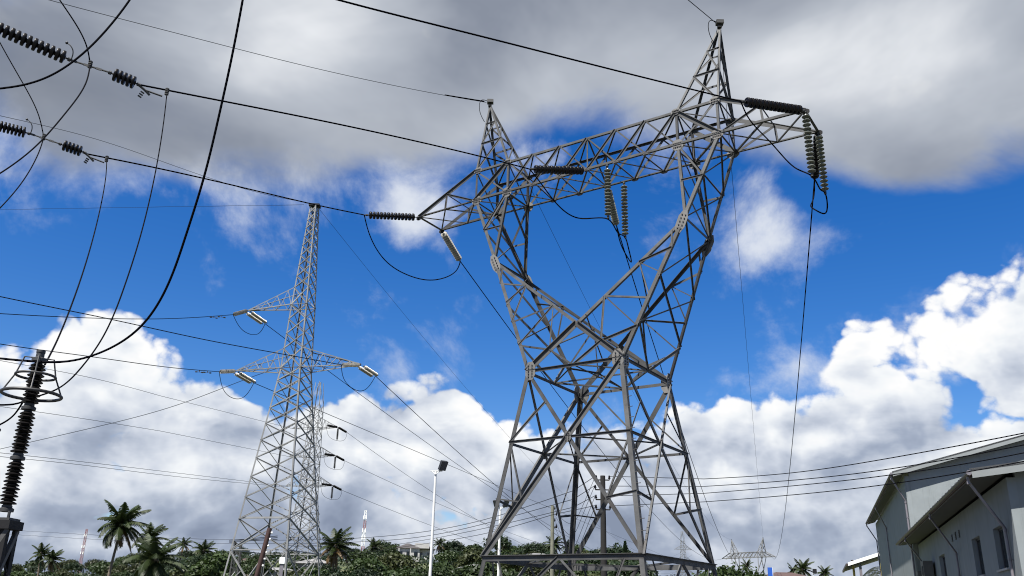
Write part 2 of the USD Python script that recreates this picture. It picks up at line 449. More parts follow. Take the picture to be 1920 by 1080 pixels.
# ------------------------------------------------------------------ delta tower (the large one in front, and its like on the horizon)
S1 = 1.15
T1 = dict(ae=2.345, ze=1.403, aw=1.546, bw=1.586, zw=6.606, ai=3.03, ao=4.34, b=0.657, zB=13.17, zT=14.309, ag=3.27, bg=0.96, zg=10.637, ap=4.337, zp=17.30, at=6.772, zat=13.138)


def delta_tower(name, origin, yaw, label, group, full=True, S=S1, steel=None, thick=1.0):
    """origin: the point on the ground under the tower's middle. Returns the thing and a function that places (along the beam, across it, height)."""
    D = T1; steel = steel or STEEL
    c, s_ = math.cos(yaw), math.sin(yaw)
    O = np.array(origin, float)
    U, V, W = np.array([c, s_, 0]), np.array([-s_, c, 0]), np.array([0, 0, 1.])

    def P(u, v, w): return O + S * (u * U + v * V) + W * (S * w + EYE)
    T = Thing(name, O, label, 'pylon', group)
    m = thick
    leg_w, diag_w, chord_w, brace_w, thin_w = .145 * m, .095 * m, .085 * m, .060 * m, .045 * m

    DARK = {'waist_strut', 'side_brace', 'plan_brace', 'arm_brace', 'peak_brace', 'inner_brace'}

    def bar(part, a, b, w, out, turn=1):
        if full and turn == 1 and (part in DARK or (part == 'brace' and (b - a)[2] * np.dot(b - a, U) >= -.02)) and abs(out[2]) < .5: turn, w = 2, w * .85
        T.add(part, angle_bar(a, b, w, out, turn=turn), steel)

    def gusset(cen, normal, u, w, h):
        if not full: return
        n = unit(normal)
        p = T.add('gusset_plate', plate(cen + n * .02, n, u, w, h), PLATE)
        u = unit(u - n * np.dot(u, n)); v = np.cross(n, u); bs = []
        for i in range(-2, 3):
            for j in (-1, 1):
                q = cen + n * .03 + u * (i * w * .15) + v * (j * h * .18)
                bs.append(lathe([(.024, 0), (.024, .024), (0, .026)], q, q + n, 6))
        T.add('bolts', cat_mesh(bs), BOLT, under=p, kind='stuff')

    sg = {'A': (-1, -1), 'B': (1, -1), 'C': (1, 1), 'D': (-1, 1)}
    slope_a = (D['ae'] - D['aw']) / (D['zw'] - D['ze']); slope_b = (D['ae'] - D['bw']) / (D['zw'] - D['ze'])
    wg = -EYE / S

    def corner(k, w):
        i, j = sg[k]; dz_ = D['zw'] - w
        return P(i * (D['aw'] + slope_a * dz_), j * (D['bw'] + slope_b * dz_), w)
    faces = {('A', 'B'): -V, ('B', 'C'): U, ('D', 'C'): V, ('A', 'D'): -U}
    # four legs from the ground to the waist, each with its concrete footing
    for k, (i, j) in sg.items():
        T.add('leg', leg_bar(corner(k, wg), corner(k, D['zw'] + .05), leg_w, U * i, V * j), steel)
        if full:
            f = corner(k, wg)
            T.add('footing', block(f - (.35, .35, .05), f + (.35, .35, .22)), CONCRETE)
    if full:
        for q in range(16):                                     # step bolts on one leg
            w_ = 2.0 + q * .29
            e = corner('B', w_)
            T.add('step_bolt', rod(e, e + unit(U - V * .2) * .17, .011, 6), BOLT)
    zl = D['zw'] - (D['zw'] - D['ze']) * .43                    # height where the crossed diagonals meet
    mids = {}
    for (p, q), out in faces.items():
        e0, e1, w0, w1 = corner(p, D['ze']), corner(q, D['ze']), corner(p, D['zw']), corner(q, D['zw'])
        # crossing of the two diagonals
        a_, b_ = e0, w1; c_, d_ = w0, e1
        A_ = np.stack([b_ - a_, -(d_ - c_)], 1); t_ = np.linalg.lstsq(A_, c_ - a_, rcond=None)[0]
        X = a_ + (b_ - a_) * t_[0]; mids[(p, q)] = X
        bar('diagonal', e0, w1, diag_w * .9, out, 2)
        bar('diagonal', w0 - out * .02, e1 - out * .02, diag_w, out, -1)
        T.add('belt', angle_bar(e0, e1, (.085 if full else .16) * m, out, turn=2 if full else 1), steel)
        bar('waist_strut', w0, w1, chord_w * (.75 if full else 1), out)
        if not full: continue
        gusset(X, out, W, .34, .26)
        for (k, lo, hi) in ((p, e0, w0), (q, e1, w1)):
            frac = np.dot(X - lo, W) / np.dot(hi - lo, W)
            n1 = lerp(lo, hi, frac); n2 = lerp(lo, hi, frac * .5)
            lowdiag = lerp(lo, X, .46)
            updiag = lerp(X, hi, .52)
            bar('brace', n1, X, brace_w * .85, out)
            bar('brace', n1, lowdiag, thin_w * 1.1, out, -1)
            bar('brace', n2, lowdiag, thin_w, out)
            bar('brace', n1, updiag, thin_w, out)
        # below the belt: inverted V and short struts
        mid = lerp(e0, e1, .5)
        for (k, lo) in ((p, e0), (q, e1)):
            foot = corner(k, wg + .25)
            bar('brace', mid, lerp(foot, lo, .08), brace_w * 1.1, out)
            bar('brace', lerp(mid, foot, .5), lerp(foot, lo, .98) * 1.0 + (mid - lo) * .22, thin_w, out)
    if full:
        ks = list(mids)
        for k1, k2 in ((0, 1), (1, 2), (2, 3), (3, 0)):
            bar('plan_brace', mids[ks[k1]], mids[ks[k2]], thin_w * 1.1, -W)
        wm = {k: lerp(corner(k[0], D['zw']), corner(k[1], D['zw']), .5) for k in faces}
        for k1, k2 in ((0, 1), (1, 2), (2, 3), (3, 0)):
            bar('plan_brace', wm[ks[k1]], wm[ks[k2]], brace_w * .9, -W)
        bar('plan_brace', wm[ks[0]], wm[ks[2]], thin_w, -W); bar('plan_brace', wm[ks[1]], wm[ks[3]], thin_w, -W)
        em = {k: lerp(corner(k[0], D['ze']), corner(k[1], D['ze']), .5) for k in faces}
        for k1, k2 in ((0, 1), (1, 2), (2, 3), (3, 0)):
            bar('plan_brace', em[ks[k1]], em[ks[k2]], brace_w, -W)
        for k in sg:                                            # waist gussets on the two visible faces of every corner
            i, j = sg[k]; q = corner(k, D['zw'])
            gusset(q - U * i * .17 + V * j * .005, V * j, W, .62, .38)
            gusset(q - V * j * .17 + U * i * .005, U * i, W, .62, .38)
    # the window: two arms of the Y with crossing inner chords
    N = {}
    for i in (-1, 1):
        for j in (-1, 1):
            N['W', i, j] = P(i * D['aw'], j * D['bw'], D['zw'])
            N['G', i, j] = P(i * D['ag'], j * D['bg'], D['zg'])
            N['BO', i, j] = P(i * D['ao'], j * D['b'], D['zB']); N['BI', i, j] = P(i * D['ai'], j * D['b'], D['zB'])
            N['TO', i, j] = P(i * D['ao'], j * D['b'], D['zT']); N['TI', i, j] = P(i * D['ai'], j * D['b'], D['zT'])
            N['AT', i, j] = P(i * D['at'], j * D['b'], D['zat'])
        N['PK', i] = P(i * D['ap'], 0, D['zp'])
    for i in (-1, 1):
        for j in (-1, 1):
            out = V * j
            T.add('arm_leg', leg_bar(N['W', i, j], N['G', i, j], leg_w * .85, U * i, out), steel)
            T.add('arm_leg', leg_bar(N['G', i, j], N['BO', i, j], leg_w * .8, U * i, out), steel)
            bar('inner_chord', N['G', i, j], N['BI', i, j], diag_w, out)
            Xm = lerp(N['G', i, j], N['W', -i, j], D['ag'] / (D['ag'] + D['aw'])); back = out * .025 * (i > 0)
            bar('inner_chord', N['G', i, j] - back, Xm - back, diag_w * 1.1, out, -1); bar('inner_chord', Xm - back, N['W', -i, j] - back, diag_w * 1.1, out, 2)
            T.add('column', angle_bar(N['BI', i, j], N['TI', i, j], chord_w, out), steel)
            T.add('column', leg_bar(N['BO', i, j], N['TO', i, j], chord_w, U * i, out), steel)
            bar('brace', N['TI', i, j], N['BO', i, j], chord_w, out, 2)
            if full:
                gusset(N['G', i, j] + (N['W', i, j] - N['G', i, j]) * .03 - U * i * .05, out, N['BO', i, j] - N['W', i, j], .80, .34)
                gusset(N['BI', i, j], out, U, .42, .40); gusset(N['BO', i, j] - U * i * .1, out, U, .44, .34)
                gusset(N['TI', i, j], out, U, .34, .24); gusset(N['TO', i, j] - U * i * .1, out, U, .36, .26)
                # upper little triangle between G and the beam
                n1 = lerp(N['G', i, j], N['BO', i, j], .5); n2 = lerp(N['G', i, j], N['BI', i, j], .5)
                bar('brace', N['BI', i, j], n1, brace_w, out); bar('brace', n1, n2, thin_w, out)
                # lower triangle: the outer leg against the crossing chord
                G, Wn = N['G', i, j], N['W', i, j]
                Xc = np.array(lerp(N['G', i, j], N['W', -i, j], D['ag'] / (D['ag'] + D['aw'])))
                L = lambda t: lerp(G, Wn, t)
                I = lambda t: lerp(G, Xc, t)
                R = lambda t: lerp(Wn, lerp(N['G', -i, j], Wn, 1 - D['aw'] / (D['ag'] + D['aw'])), t)
                bar('brace', L(.22), I(.42), thin_w * 1.1, out); bar('brace', L(.58), I(.74), brace_w, out, -1)
                bar('brace', L(.22), I(.12), thin_w * .8, out); bar('brace', L(.40), I(.42), thin_w * .8, out); bar('brace', L(.58), I(.42), thin_w * .8, out)
                bar('brace', L(.78), R(.46), brace_w, out); bar('brace', L(.78), I(.74), thin_w * .9, out)
                bar('brace', I(.74), R(.46), thin_w * .9, out)
                ring_mid = lerp(N['W', 1, j], N['W', -1, j], .5)
                bar('brace', R(.46), ring_mid, brace_w, out)
        # side faces of the arm (between its near and far legs)
        if full:
            out = U * i
            q = {j: [N['BO', i, j], lerp(N['BO', i, j], N['G', i, j], .5), N['G', i, j], lerp(N['G', i, j], N['W', i, j], .42), lerp(N['G', i, j], N['W', i, j], .75)] for j in (-1, 1)}
            for n in range(4):
                bar('side_brace', q[-1][n], q[1][n + 1], brace_w * 1.1, out)
                bar('side_brace', q[1][n] - out * .03, q[-1][n + 1] - out * .03, brace_w * .8, out, -1)
            sm = lerp(N['W', i, -1], N['W', i, 1], .5)
            for j in (-1, 1): bar('side_brace', q[j][4], sm, brace_w, out)
            # inner faces: near chord to far chord
            for tt, t2 in ((0, .5), (.5, 1)):
                bar('inner_brace', lerp(N['BI', i, -1], N['G', i, -1], tt), lerp(N['BI', i, 1], N['G', i, 1], t2), brace_w, -out)
            bar('inner_brace', N['G', i, -1], N['G', i, 1], brace_w, -out)
            for tt, t2 in ((.28, .45), (.62, .80)):
                bar('inner_brace', lerp(N['G', i, -1], N['W', -i, -1], tt), lerp(N['G', i, 1], N['W', -i, 1], t2), thin_w, W)
        # peak
        for j in (-1, 1):
            for kk in ('TO', 'TI'):
                T.add('peak_leg', angle_bar(N[kk, i, j], N['PK', i] + (N[kk, i, j] - N['PK', i]) * .03, chord_w * .9, V * j), steel)
        rings = []
        for tt in (.40, .70):
            ring = {(kk, j): lerp(N[kk, i, j], N['PK', i], tt) for kk in ('TO', 'TI') for j in (-1, 1)}; rings.append(ring)
            order = [('TO', -1), ('TI', -1), ('TI', 1), ('TO', 1)]
            for a, b in zip(order, order[1:] + order[:1]):
                bar('peak_brace', ring[a], ring[b], thin_w * (1.15 if tt < .5 else .9), V * a[1])
        low = {(kk, j): N[kk, i, j] for kk in ('TO', 'TI') for j in (-1, 1)}
        for a, b in ((('TO', -1), ('TI', -1)), (('TI', -1), ('TI', 1)), (('TI', 1), ('TO', 1)), (('TO', 1), ('TO', -1))):
            bar('peak_brace', low[a], rings[0][b], thin_w * 1.15, V * a[1]); bar('peak_brace', rings[0][a], rings[1][b], thin_w * .9, V * a[1])
        T.add('peak_cap', block(N['PK', i] - (.07, .07, .05), N['PK', i] + (.07, .07, .05)), STEEL_DARK)
    # the beam between the inner columns
    npan = 6
    us = np.linspace(-D['ai'], D['ai'], npan + 1)
    BT = {j: [P(u, j * D['b'], D['zT']) for u in us] for j in (-1, 1)}; BB = {j: [P(u, j * D['b'], D['zB']) for u in us] for j in (-1, 1)}
    for j in (-1, 1):
        out = V * j
        bar('top_chord', N['TO', -1, j], N['TO', 1, j], chord_w, out)
        bar('bottom_chord', N['BO', -1, j], N['BO', 1, j], chord_w, -W, j)
        for n in range(npan):
            bar('beam_brace', BT[j][n], BB[j][n + 1], brace_w * .85, out); bar('beam_brace', BT[j][n + 1] + out * .02, BB[j][n] + out * .02, brace_w * .85, out, 2)
        bar('beam_post', BT[j][3], BB[j][3], brace_w * .9, out)
        if full:
            for n in range(1, npan):
                gusset(BB[j][n], out, U, .26, .14)
    for n in range(npan):
        bar('plan_brace', BB[-1][n], BB[1][n + 1], thin_w, -W); bar('plan_brace', BB[-1][n + 1] + W * .02, BB[1][n] + W * .02, thin_w * 1.15, -W)
        bar('plan_brace', BT[-1][n + 1], BT[1][n], thin_w, W)
    bar('plan_brace', BT[-1][3], BB[1][3], thin_w, U); bar('plan_brace', BT[-1][3], BT[1][3], thin_w, W)
    # cross bracing inside the two heads and the tapered end arms
    for i in (-1, 1):
        bar('plan_brace', N['BO', i, -1], N['BI', i, 1], thin_w * 1.1, -W); bar('plan_brace', N['BI', i, -1], N['BO', i, 1], thin_w * 1.1, -W)
        bar('plan_brace', N['BI', i, -1], N['BI', i, 1], brace_w, -W); bar('plan_brace', N['BO', i, -1], N['BO', i, 1], brace_w, -W)
        bar('plan_brace', N['TI', i, -1], N['TO', i, 1], thin_w, W); bar('plan_brace', N['TO', i, -1], N['TO', i, 1], thin_w, W); bar('plan_brace', N['TI', i, -1], N['TI', i, 1], thin_w, W)
        bar('side_brace', N['TO', i, -1], N['BO', i, 1], brace_w * .8, U * i)
        bar('side_brace', N['TI', i, -1], N['BI', i, 1], brace_w * .8, U * i)
        for j in (-1, 1):
            bar('brace', N['BI', i, j], N['TO', i, j], brace_w, V * j, -1)
            bar('arm_chord', N['TO', i, j], N['AT', i, j], chord_w * .9, V * j, 2)
            bar('arm_chord', N['BO', i, j], N['AT', i, j], chord_w, -W, j)
            tm, bm = lerp(N['TO', i, j], N['AT', i, j], .5), lerp(N['BO', i, j], N['AT', i, j], .52)
            bar('arm_brace', tm, bm, thin_w, V * j); bar('arm_brace', tm, N['BO', i, j], thin_w * 1.15, V * j)
            if full:
                T.add('hanger_plate', plate(N['AT', i, j] - W * .03, V * j, U, .26, .2), STEEL_DARK)
        bm = {j: lerp(N['BO', i, j], N['AT', i, j], .52) for j in (-1, 1)}
        bar('arm_brace', bm[-1], N['BO', i, 1], brace_w * .9, -W); bar('arm_brace', N['BO', i, -1], bm[1], thin_w * 1.1, -W)
        bar('arm_brace', bm[-1], N['AT', i, 1], brace_w * .85, -W); bar('arm_brace', N['AT', i, -1], bm[1], thin_w, -W)
        bar('arm_brace', N['AT', i, -1], N['AT', i, 1], chord_w, -W)
        bar('arm_brace', lerp(N['TO', i, -1], N['AT', i, -1], .5), lerp(N['TO', i, 1], N['AT', i, 1], .5), thin_w, W)
    return T, P, N


CONCRETE = mat('grey_concrete', (0.36, 0.35, 0.33), 0.85, 0.0, 0.25, 3.0, bump=0.3)
O1 = np.array([2.644 * S1, 25.0 * S1, 0.0]); YAW1 = -0.588
tower, TP, TN = delta_tower('delta_pylon', O1, YAW1, 'large galvanised lattice pylon with a Y-shaped head and two pointed peaks in front', None)


# ------------------------------------------------------------------ slimmer lattice towers behind
def square_tower(name, origin, yaw, label, levels, panels, arms, top_z, steel, leg_w, group=None, thick=1.0, peak=None, sink=0.0):
    """levels: (height, half width); arms: (side, tip distance, tip height, top chord height, bottom chord height); panels: lacing panel count between levels."""
    c, s_ = math.cos(yaw), math.sin(yaw); O = np.array(origin, float)
    U, V, W = np.array([c, s_, 0]), np.array([-s_, c, 0]), np.array([0, 0, 1.])
    hz, hh = zip(*sorted(levels))

    def K(i, j, z): h = np.interp(z, hz, hh); return O + U * i * h + V * j * h + W * z
    T = Thing(name, O, label, 'pylon', group)
    sg = ((-1, -1), (1, -1), (1, 1), (-1, 1))
    for i, j in sg:
        for a, b in zip(hz[:-1], hz[1:]):
            T.add('leg', leg_bar(K(i, j, a - (sink if a == hz[0] else 0)), K(i, j, b), leg_w * (.75 + .25 * (1 - a / top_z)), U * i, V * j), steel)
    outs = (-V, U, V, -U)
    zs = []
    for a, b, n in panels:
        k = np.linspace(0, 1, n + 1)
        zs += [a + (b - a) * (t * (1.25 - .25 * t) if n > 4 else t) for t in k[:-1]]
    zs.append(panels[-1][1])
    for n in range(len(zs) - 1):
        a, b = zs[n], zs[n + 1]
        w = leg_w * (.50 if b - a < 1.6 else .58)
        for f in range(4):
            p, q = sg[f], sg[(f + 1) % 4]
            T.add('brace', angle_bar(K(*p, a), K(*q, b), w, outs[f]), steel)
            T.add('brace', angle_bar(K(*q, a) - outs[f] * .02, K(*p, b) - outs[f] * .02, w * .85, outs[f], turn=2), steel)
            if b - a > 2.2:
                T.add('strut', angle_bar(K(*p, b), K(*q, b), w, -W), steel)
                m = lerp(lerp(K(*p, a), K(*q, b), .5), lerp(K(*q, a), K(*p, b), .5), .5)
                for e in (p, q):
                    T.add('brace', angle_bar(K(*e, (a + b) / 2), lerp(K(*e, a), m, .5), w * .7, outs[f]), steel)
                    T.add('brace', angle_bar(K(*e, (a + b) / 2), lerp(K(*e, b), m, .5), w * .7, outs[f]), steel)
    for (side, tip, zt, za, zb) in arms:
        tp = O + U * side * tip + W * zt
        for j in (-1, 1):
            top, bot = K(side, j, za), K(side, j, zb)
            T.add('arm_chord', angle_bar(top, tp, leg_w * .55, V * j), steel); T.add('arm_chord', angle_bar(bot, tp - W * .05, leg_w * .62, -W), steel)
            k = 4
            for n in range(k):
                t0, t1 = n / (k + .3), (n + .55) / (k + .3)
                T.add('arm_brace', angle_bar(lerp(bot, tp, t0), lerp(top, tp, t1), leg_w * .36, V * j), steel)
                T.add('arm_brace', angle_bar(lerp(top, tp, t1), lerp(bot, tp, (n + 1) / (k + .3)), leg_w * .36, V * j), steel)
        for n in range(4):
            t0, t1 = n / 4.3, (n + 1) / 4.3
            T.add('arm_brace', angle_bar(lerp(K(side, -1, zb), tp, t0), lerp(K(side, 1, zb), tp, t1), leg_w * .36, -W), steel)
        for f in range(4):
            T.add('strut', angle_bar(K(*sg[f], zb), K(*sg[(f + 1) % 4], zb), leg_w * .5, -W), steel) if side > 0 or len(arms) < 4 else None
    if peak:
        pz, = peak
        for i, j in sg: T.add('peak_leg', angle_bar(K(i, j, top_z), O + W * pz, leg_w * .5, U * i), steel)
    return T, K, U, V


Y2 = 60.0
T2, K2, U2, V2 = square_tower('lattice_pylon', (-15.08, Y2, 0), -0.296, 'tall slender pale lattice pylon with three short arms, middle left of the photo',
    [(0, 2.60), (5.15, 2.07), (7.13, 1.866), (17.48, .80), (22.24, .64), (30.35, .25)],
    [(0, 5.15, 1), (5.15, 7.13, 1), (7.13, 17.48, 9), (17.48, 18.93, 1), (18.93, 22.24, 3), (22.24, 23.58, 1), (23.58, 30.2, 9)],
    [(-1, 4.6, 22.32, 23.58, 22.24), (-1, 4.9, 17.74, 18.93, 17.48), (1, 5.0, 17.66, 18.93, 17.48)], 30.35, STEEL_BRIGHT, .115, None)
T2.add('peak_cap', block(np.array([-15.08, Y2, 30.3]) - (.4, .3, .05), np.array([-15.08, Y2, 30.3]) + (.4, .3, .12)), STEEL_DARK)
T2.add('belt', angle_bar(K2(-1, -1, 7.13), K2(1, -1, 7.13), .13, (0, 0, -1.)), STEEL_BRIGHT)

T3, K3, U3, V3 = square_tower('double_circuit_pylon', (-28.9, 130, 3.5), -0.25, 'distant slim lattice pylon with dark insulators just behind the slender pale pylon', 
    [(0, 2.9), (13.5, 1.1), (27.5, .7), (30.6, .75 * .6)],
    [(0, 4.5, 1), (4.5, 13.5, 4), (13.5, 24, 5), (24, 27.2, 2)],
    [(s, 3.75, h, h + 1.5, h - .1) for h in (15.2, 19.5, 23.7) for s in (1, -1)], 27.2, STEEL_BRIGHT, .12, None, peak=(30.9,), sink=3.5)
T4 = copy_of(T3, (78.0, 400, 4.0), 0.5, 1.12, 'very faint far lattice pylon seen through the legs of the Y-shaped pylon', 'pylon')
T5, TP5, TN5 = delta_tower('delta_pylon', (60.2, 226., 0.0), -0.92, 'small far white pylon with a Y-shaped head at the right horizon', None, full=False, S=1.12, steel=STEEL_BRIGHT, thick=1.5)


# ------------------------------------------------------------------ strings and conductors of the front pylon
def reach(p, px, py, length, sign):
    """The point seen at a spot of the photograph that is a given length away from p, on the near (-1) or far (+1) side."""
    o = np.array([0, 0, EYE]); d = direction(px, py); v = o - p
    b = np.dot(v, d); disc = b * b - (np.dot(v, v) - length ** 2)
    t = -b + sign * math.sqrt(max(disc, 0)); return o + d * t


def along(pts, y0, y1, n=10):
    """A curve through spots of the photograph whose distance ahead runs evenly from y0 to y1 as for a straight wire."""
    P = np.array(pts, float); k = np.concatenate([[0], np.cumsum(np.linalg.norm(np.diff(P, axis=0), axis=1))]); k /= k[-1]
    ys = 1 / ((1 - k) / y0 + k / y1)
    return spline([at(px, py, y) for (px, py), y in zip(P, ys)], n)


def to_sight(p, px, py, y): return at(px, py, y)


tipL = {j: TN['AT', -1, j] for j in (-1, 1)}; tipR = {j: TN['AT', 1, j] for j in (-1, 1)}
midn, midf = TP(0, -T1['b'], T1['zB'] - .03), TP(0.02, T1['b'], T1['zB'] - .05)
pl = reach(tipL[-1], 683, 403, 2.25, -1); pm = reach(midn, 993, 317, 2.3, -1); pr = reach(tipR[-1], 1389, 190, 2.45, -1)
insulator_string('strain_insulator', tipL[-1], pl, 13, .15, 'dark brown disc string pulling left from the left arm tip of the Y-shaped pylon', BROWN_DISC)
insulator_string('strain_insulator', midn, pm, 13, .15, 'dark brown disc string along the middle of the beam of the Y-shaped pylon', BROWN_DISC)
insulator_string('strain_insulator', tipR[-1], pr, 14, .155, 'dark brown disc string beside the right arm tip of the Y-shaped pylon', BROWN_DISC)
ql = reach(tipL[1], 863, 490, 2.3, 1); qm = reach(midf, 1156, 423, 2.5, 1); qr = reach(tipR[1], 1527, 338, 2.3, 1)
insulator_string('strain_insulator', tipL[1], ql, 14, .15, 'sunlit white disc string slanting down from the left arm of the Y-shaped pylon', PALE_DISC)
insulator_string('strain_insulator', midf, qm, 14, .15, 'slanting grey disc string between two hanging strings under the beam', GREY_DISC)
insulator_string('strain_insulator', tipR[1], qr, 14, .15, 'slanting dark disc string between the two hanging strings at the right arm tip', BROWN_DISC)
hn = TP(.70, -T1['b'], T1['zB']); hf = TP(.62, T1['b'], T1['zB'])
j1, j2 = hn - (0, 0, 2.15), hf - (0, 0, 2.25)
insulator_string('jumper_insulator', hn, j1, 14, .127, 'hanging grey glass disc string under the beam, left of the pair', GREY_DISC, link=.16)
insulator_string('jumper_insulator', hf, j2, 15, .127, 'hanging grey glass disc string under the beam, right of the pair', GREY_DISC, link=.12)
j3, j4 = tipR[-1] - (0, 0, 2.3), tipR[1] - (0, 0, 2.25)
insulator_string('jumper_insulator', tipR[-1], j3, 14, .127, 'grey glass disc string hanging from the right arm tip, nearer one on the left', GREY_DISC, link=.12)
insulator_string('jumper_insulator', tipR[1], j4, 14, .127, 'grey glass disc string hanging from the right arm tip, farther one on the right', GREY_DISC, link=.12)

RC = .022
yl, ym, yr = pl[1], pm[1], pr[1]
wire('conductor', np.vstack([[pl], along([(683, 403), (592, 384), (410, 341), (270, 310), (160, 288)], yl, 23.0)[1:]]), RC, 'dark conductor from the lower gantry string to the left arm of the Y-shaped pylon', 'power line')
wire('conductor', np.vstack([[pm], along([(993, 317), (900, 293), (640, 234), (415, 189), (262, 159)], ym, 18.5)[1:]]), RC, 'dark conductor from the upper gantry string to the middle of the Y-shaped pylon', 'power line')
wire('conductor', np.vstack([[pr], along([(1389, 190), (1150, 131), (890, 65), (635, 0), (360, -78)], yr, 14.5)[1:]]), RC, 'dark conductor from the top edge to the right arm of the Y-shaped pylon', 'power line')
# jumper loops
e = spline([pl, at(693, 440, yl + .3), at(722, 488, yl + .9), at(768, 517, yl + 1.7), at(812, 525, yl + 2.4), at(848, 514, yl + 3.0), ql], 8)
wire('jumper_cable', e, .022, 'drooping jumper loop below the left arm of the Y-shaped pylon', 'power line')
e = spline([pm, at(1013, 342, ym + .25), at(1042, 380, ym + .6), at(1085, 409, ym + 1.1), j1, lerp(j1, j2, .55) - (0, 0, .12), j2, j2 + (.10, .05, -.32), at(1177, 483, qm[1] + .1), at(1165, 460, qm[1] + .1), qm], 8)
wire('jumper_cable', e, .022, 'jumper cable carried by the two hanging strings under the beam', 'power line')
e = spline([pr, at(1404, 222, yr + .3), at(1444, 266, yr + .9), at(1490, 314, yr + 1.6), j3 - (0, 0, .02), lerp(j3, j4, .6) - (0, 0, .1), j4, at(1551, 380, j4[1] + .1), at(1547, 400, j4[1] + .25), at(1533, 396, j4[1] + .35), at(1526, 368, qr[1]), qr], 8)
wire('jumper_cable', e, .022, 'jumper cable looping below the right arm tip of the Y-shaped pylon', 'power line')
# outgoing span to the far Y-shaped pylon
far = {n: TN5['AT', i, -1] for n, i in (('l', -1), ('r', 1))}; far['m'] = TP5(0, -.657, T1['zB'])
def span(p, q, px, py, n=60):
    """A sagging span from p to q that passes the sight line through a spot of the photograph as nearly as its sag allows."""
    best = None
    for s in np.linspace(0, 14, 71):
        c = sag(p, q, s, n); r = c - (0, 0, EYE); dd = r @ FWD
        X = 960 + FPX * (r @ RIGHT) / dd; Yp = 540 - FPX * (r @ UP) / dd
        m = np.min(np.hypot(X - px, Yp - py))
        if best is None or m < best[0]: best = (m, c)
    return best[1]
wire('conductor', span(ql, far['l'], 1170, 895), RC, 'outgoing conductor from the left arm crossing behind the left legs of the Y-shaped pylon', 'power line')
wire('conductor', span(qm, far['m'], 1310, 900), RC, 'outgoing conductor from the middle phase passing right of the pylon body', 'power line')
wire('conductor', span(qr, far['r'], 1482, 880), RC, 'long dark conductor falling steeply through the sky right of the Y-shaped pylon', 'power line')
wire('earth_wire', span(TN['PK', 1], TN5['PK', 1], 1397, 600), .010, 'hair-thin earth wire from the right peak down to the far pylon', 'power line', CABLE_THIN)
wire('earth_wire', span(TN['PK', -1], TN5['PK', -1], 1060, 480), .010, 'hair-thin earth wire from the left peak down behind the beam', 'power line', CABLE_THIN)
wire('earth_wire', along([(912, 192), (830, 178), (600, 130), (330, 62), (85, -2), (-120, -60)], TN['PK', -1][1], 21), .010, 'hair-thin earth wire from the left peak to the upper left corner', 'power line', CABLE_THIN)
wire('armour_rod', along([(908, 190), (834, 178)], TN['PK', -1][1] - .2, TN['PK', -1][1] - 1.2), .022, 'short dark armour rod on the thin wire left of the left peak', 'rod')
wire('earth_wire', along([(1341, 42), (1288, -2), (1180, -90)], TN['PK', 1][1], 19), .014, 'thin earth wire from the right peak to the top edge', 'power line')
for k, s_ in ((-1, 'left'), (1, 'right')):
    q = TN['PK', k]
    t = Thing('earth_wire_clamp', q, f'small dark clamp on the {s_} peak of the Y-shaped pylon', 'clamp')
    t.add('clamp_body', block(q + (-.12, -.12, .10), q + (.14, .1, .24)), CAP); t.add('tail_wire', tube(spline([q + (-.1, 0, .2), q + (-.35, -.1, .18), q + (-.42, -.1, -.3), q + (-.2, 0, -.8)], 6), .013), CABLE)

# ------------------------------------------------------------------ strings and conductors of the slender pylon and the ones behind
tip2 = {'u': np.array([-15.08, Y2, 0]) - U2 * 4.6 + (0, 0, 22.3), 'l': np.array([-15.08, Y2, 0]) - U2 * 4.9 + (0, 0, 17.7), 'r': np.array([-15.08, Y2, 0]) + U2 * 5.0 + (0, 0, 17.6)}
names2 = {'u': 'upper left arm', 'l': 'lower left arm', 'r': 'right arm'}
near2 = {'u': (437, 590), 'l': (411, 697), 'r': (640, 684)}; far2 = {'u': (497, 607), 'l': (476, 718), 'r': (704, 705)}
loop2 = {'u': [(455, 619), (481, 627)], 'l': [(424, 738), (452, 747)], 'r': [(648, 716), (678, 733)]}
end2 = {}
for k, p in tip2.items():
    a = reach(p, *near2[k], 1.95, -1); b = reach(p, *far2[k], 1.95, 1)
    insulator_string('strain_insulator', p, a, 12, .15, f'pale insulator string pointing left at the {names2[k]} of the slender pylon', PALE_DISC)
    side = unit(np.cross(b - p, (0, 0, 1.))) * .22
    for s_, w_ in ((-1, 'nearer'), (1, 'farther')):
        insulator_string('strain_insulator', p + side * s_ + (0, 0, -.1), b + side * s_, 12, .14, f'slanting pale string, {w_} of a pair, by the {names2[k]} of the slender pylon', PALE_DISC)
    end2[k] = (a, b)
    wire('jumper_cable', spline([a] + [at(x_, y_, lerp(a, b, t)[1]) for (x_, y_), t in zip(loop2[k], (.35, .7))] + [b], 10), .022, f'drooping jumper loop at the {names2[k]} of the slender pylon', 'power line')
wire('conductor', along([near2['u'], (290, 598), (0, 588), (-150, 578)], end2['u'][0][1], 42), .024, 'nearly level dark wire from the left edge to the upper arm of the slender pylon', 'power line')
wire('conductor', along([near2['l'], (310, 688), (180, 670), (0, 645), (-150, 618)], end2['l'][0][1], 42), .024, 'dark wire from the left edge to the lower left arm of the slender pylon', 'power line')
wire('conductor', along([near2['r'], (525, 663), (380, 636), (200, 597), (0, 556), (-150, 522)], end2['r'][0][1], 40), .026, 'dark wire passing in front of the slender pylon to its right arm', 'power line')
far4 = {n: np.array([78., 400, 0]) + (x_, 0, h_) for n, x_, h_ in (('u', -4, 21), ('l', -4, 26), ('r', 4, 26), ('x', 3, 21))}
wire('conductor', span(end2['r'][1], far4['r'], 864, 840), .024, 'wire running down right from the right arm of the slender pylon', 'power line')
wire('conductor', span(end2['u'][1], far4['u'], 760, 803), .024, 'wire running down right from the upper arm of the slender pylon', 'power line')
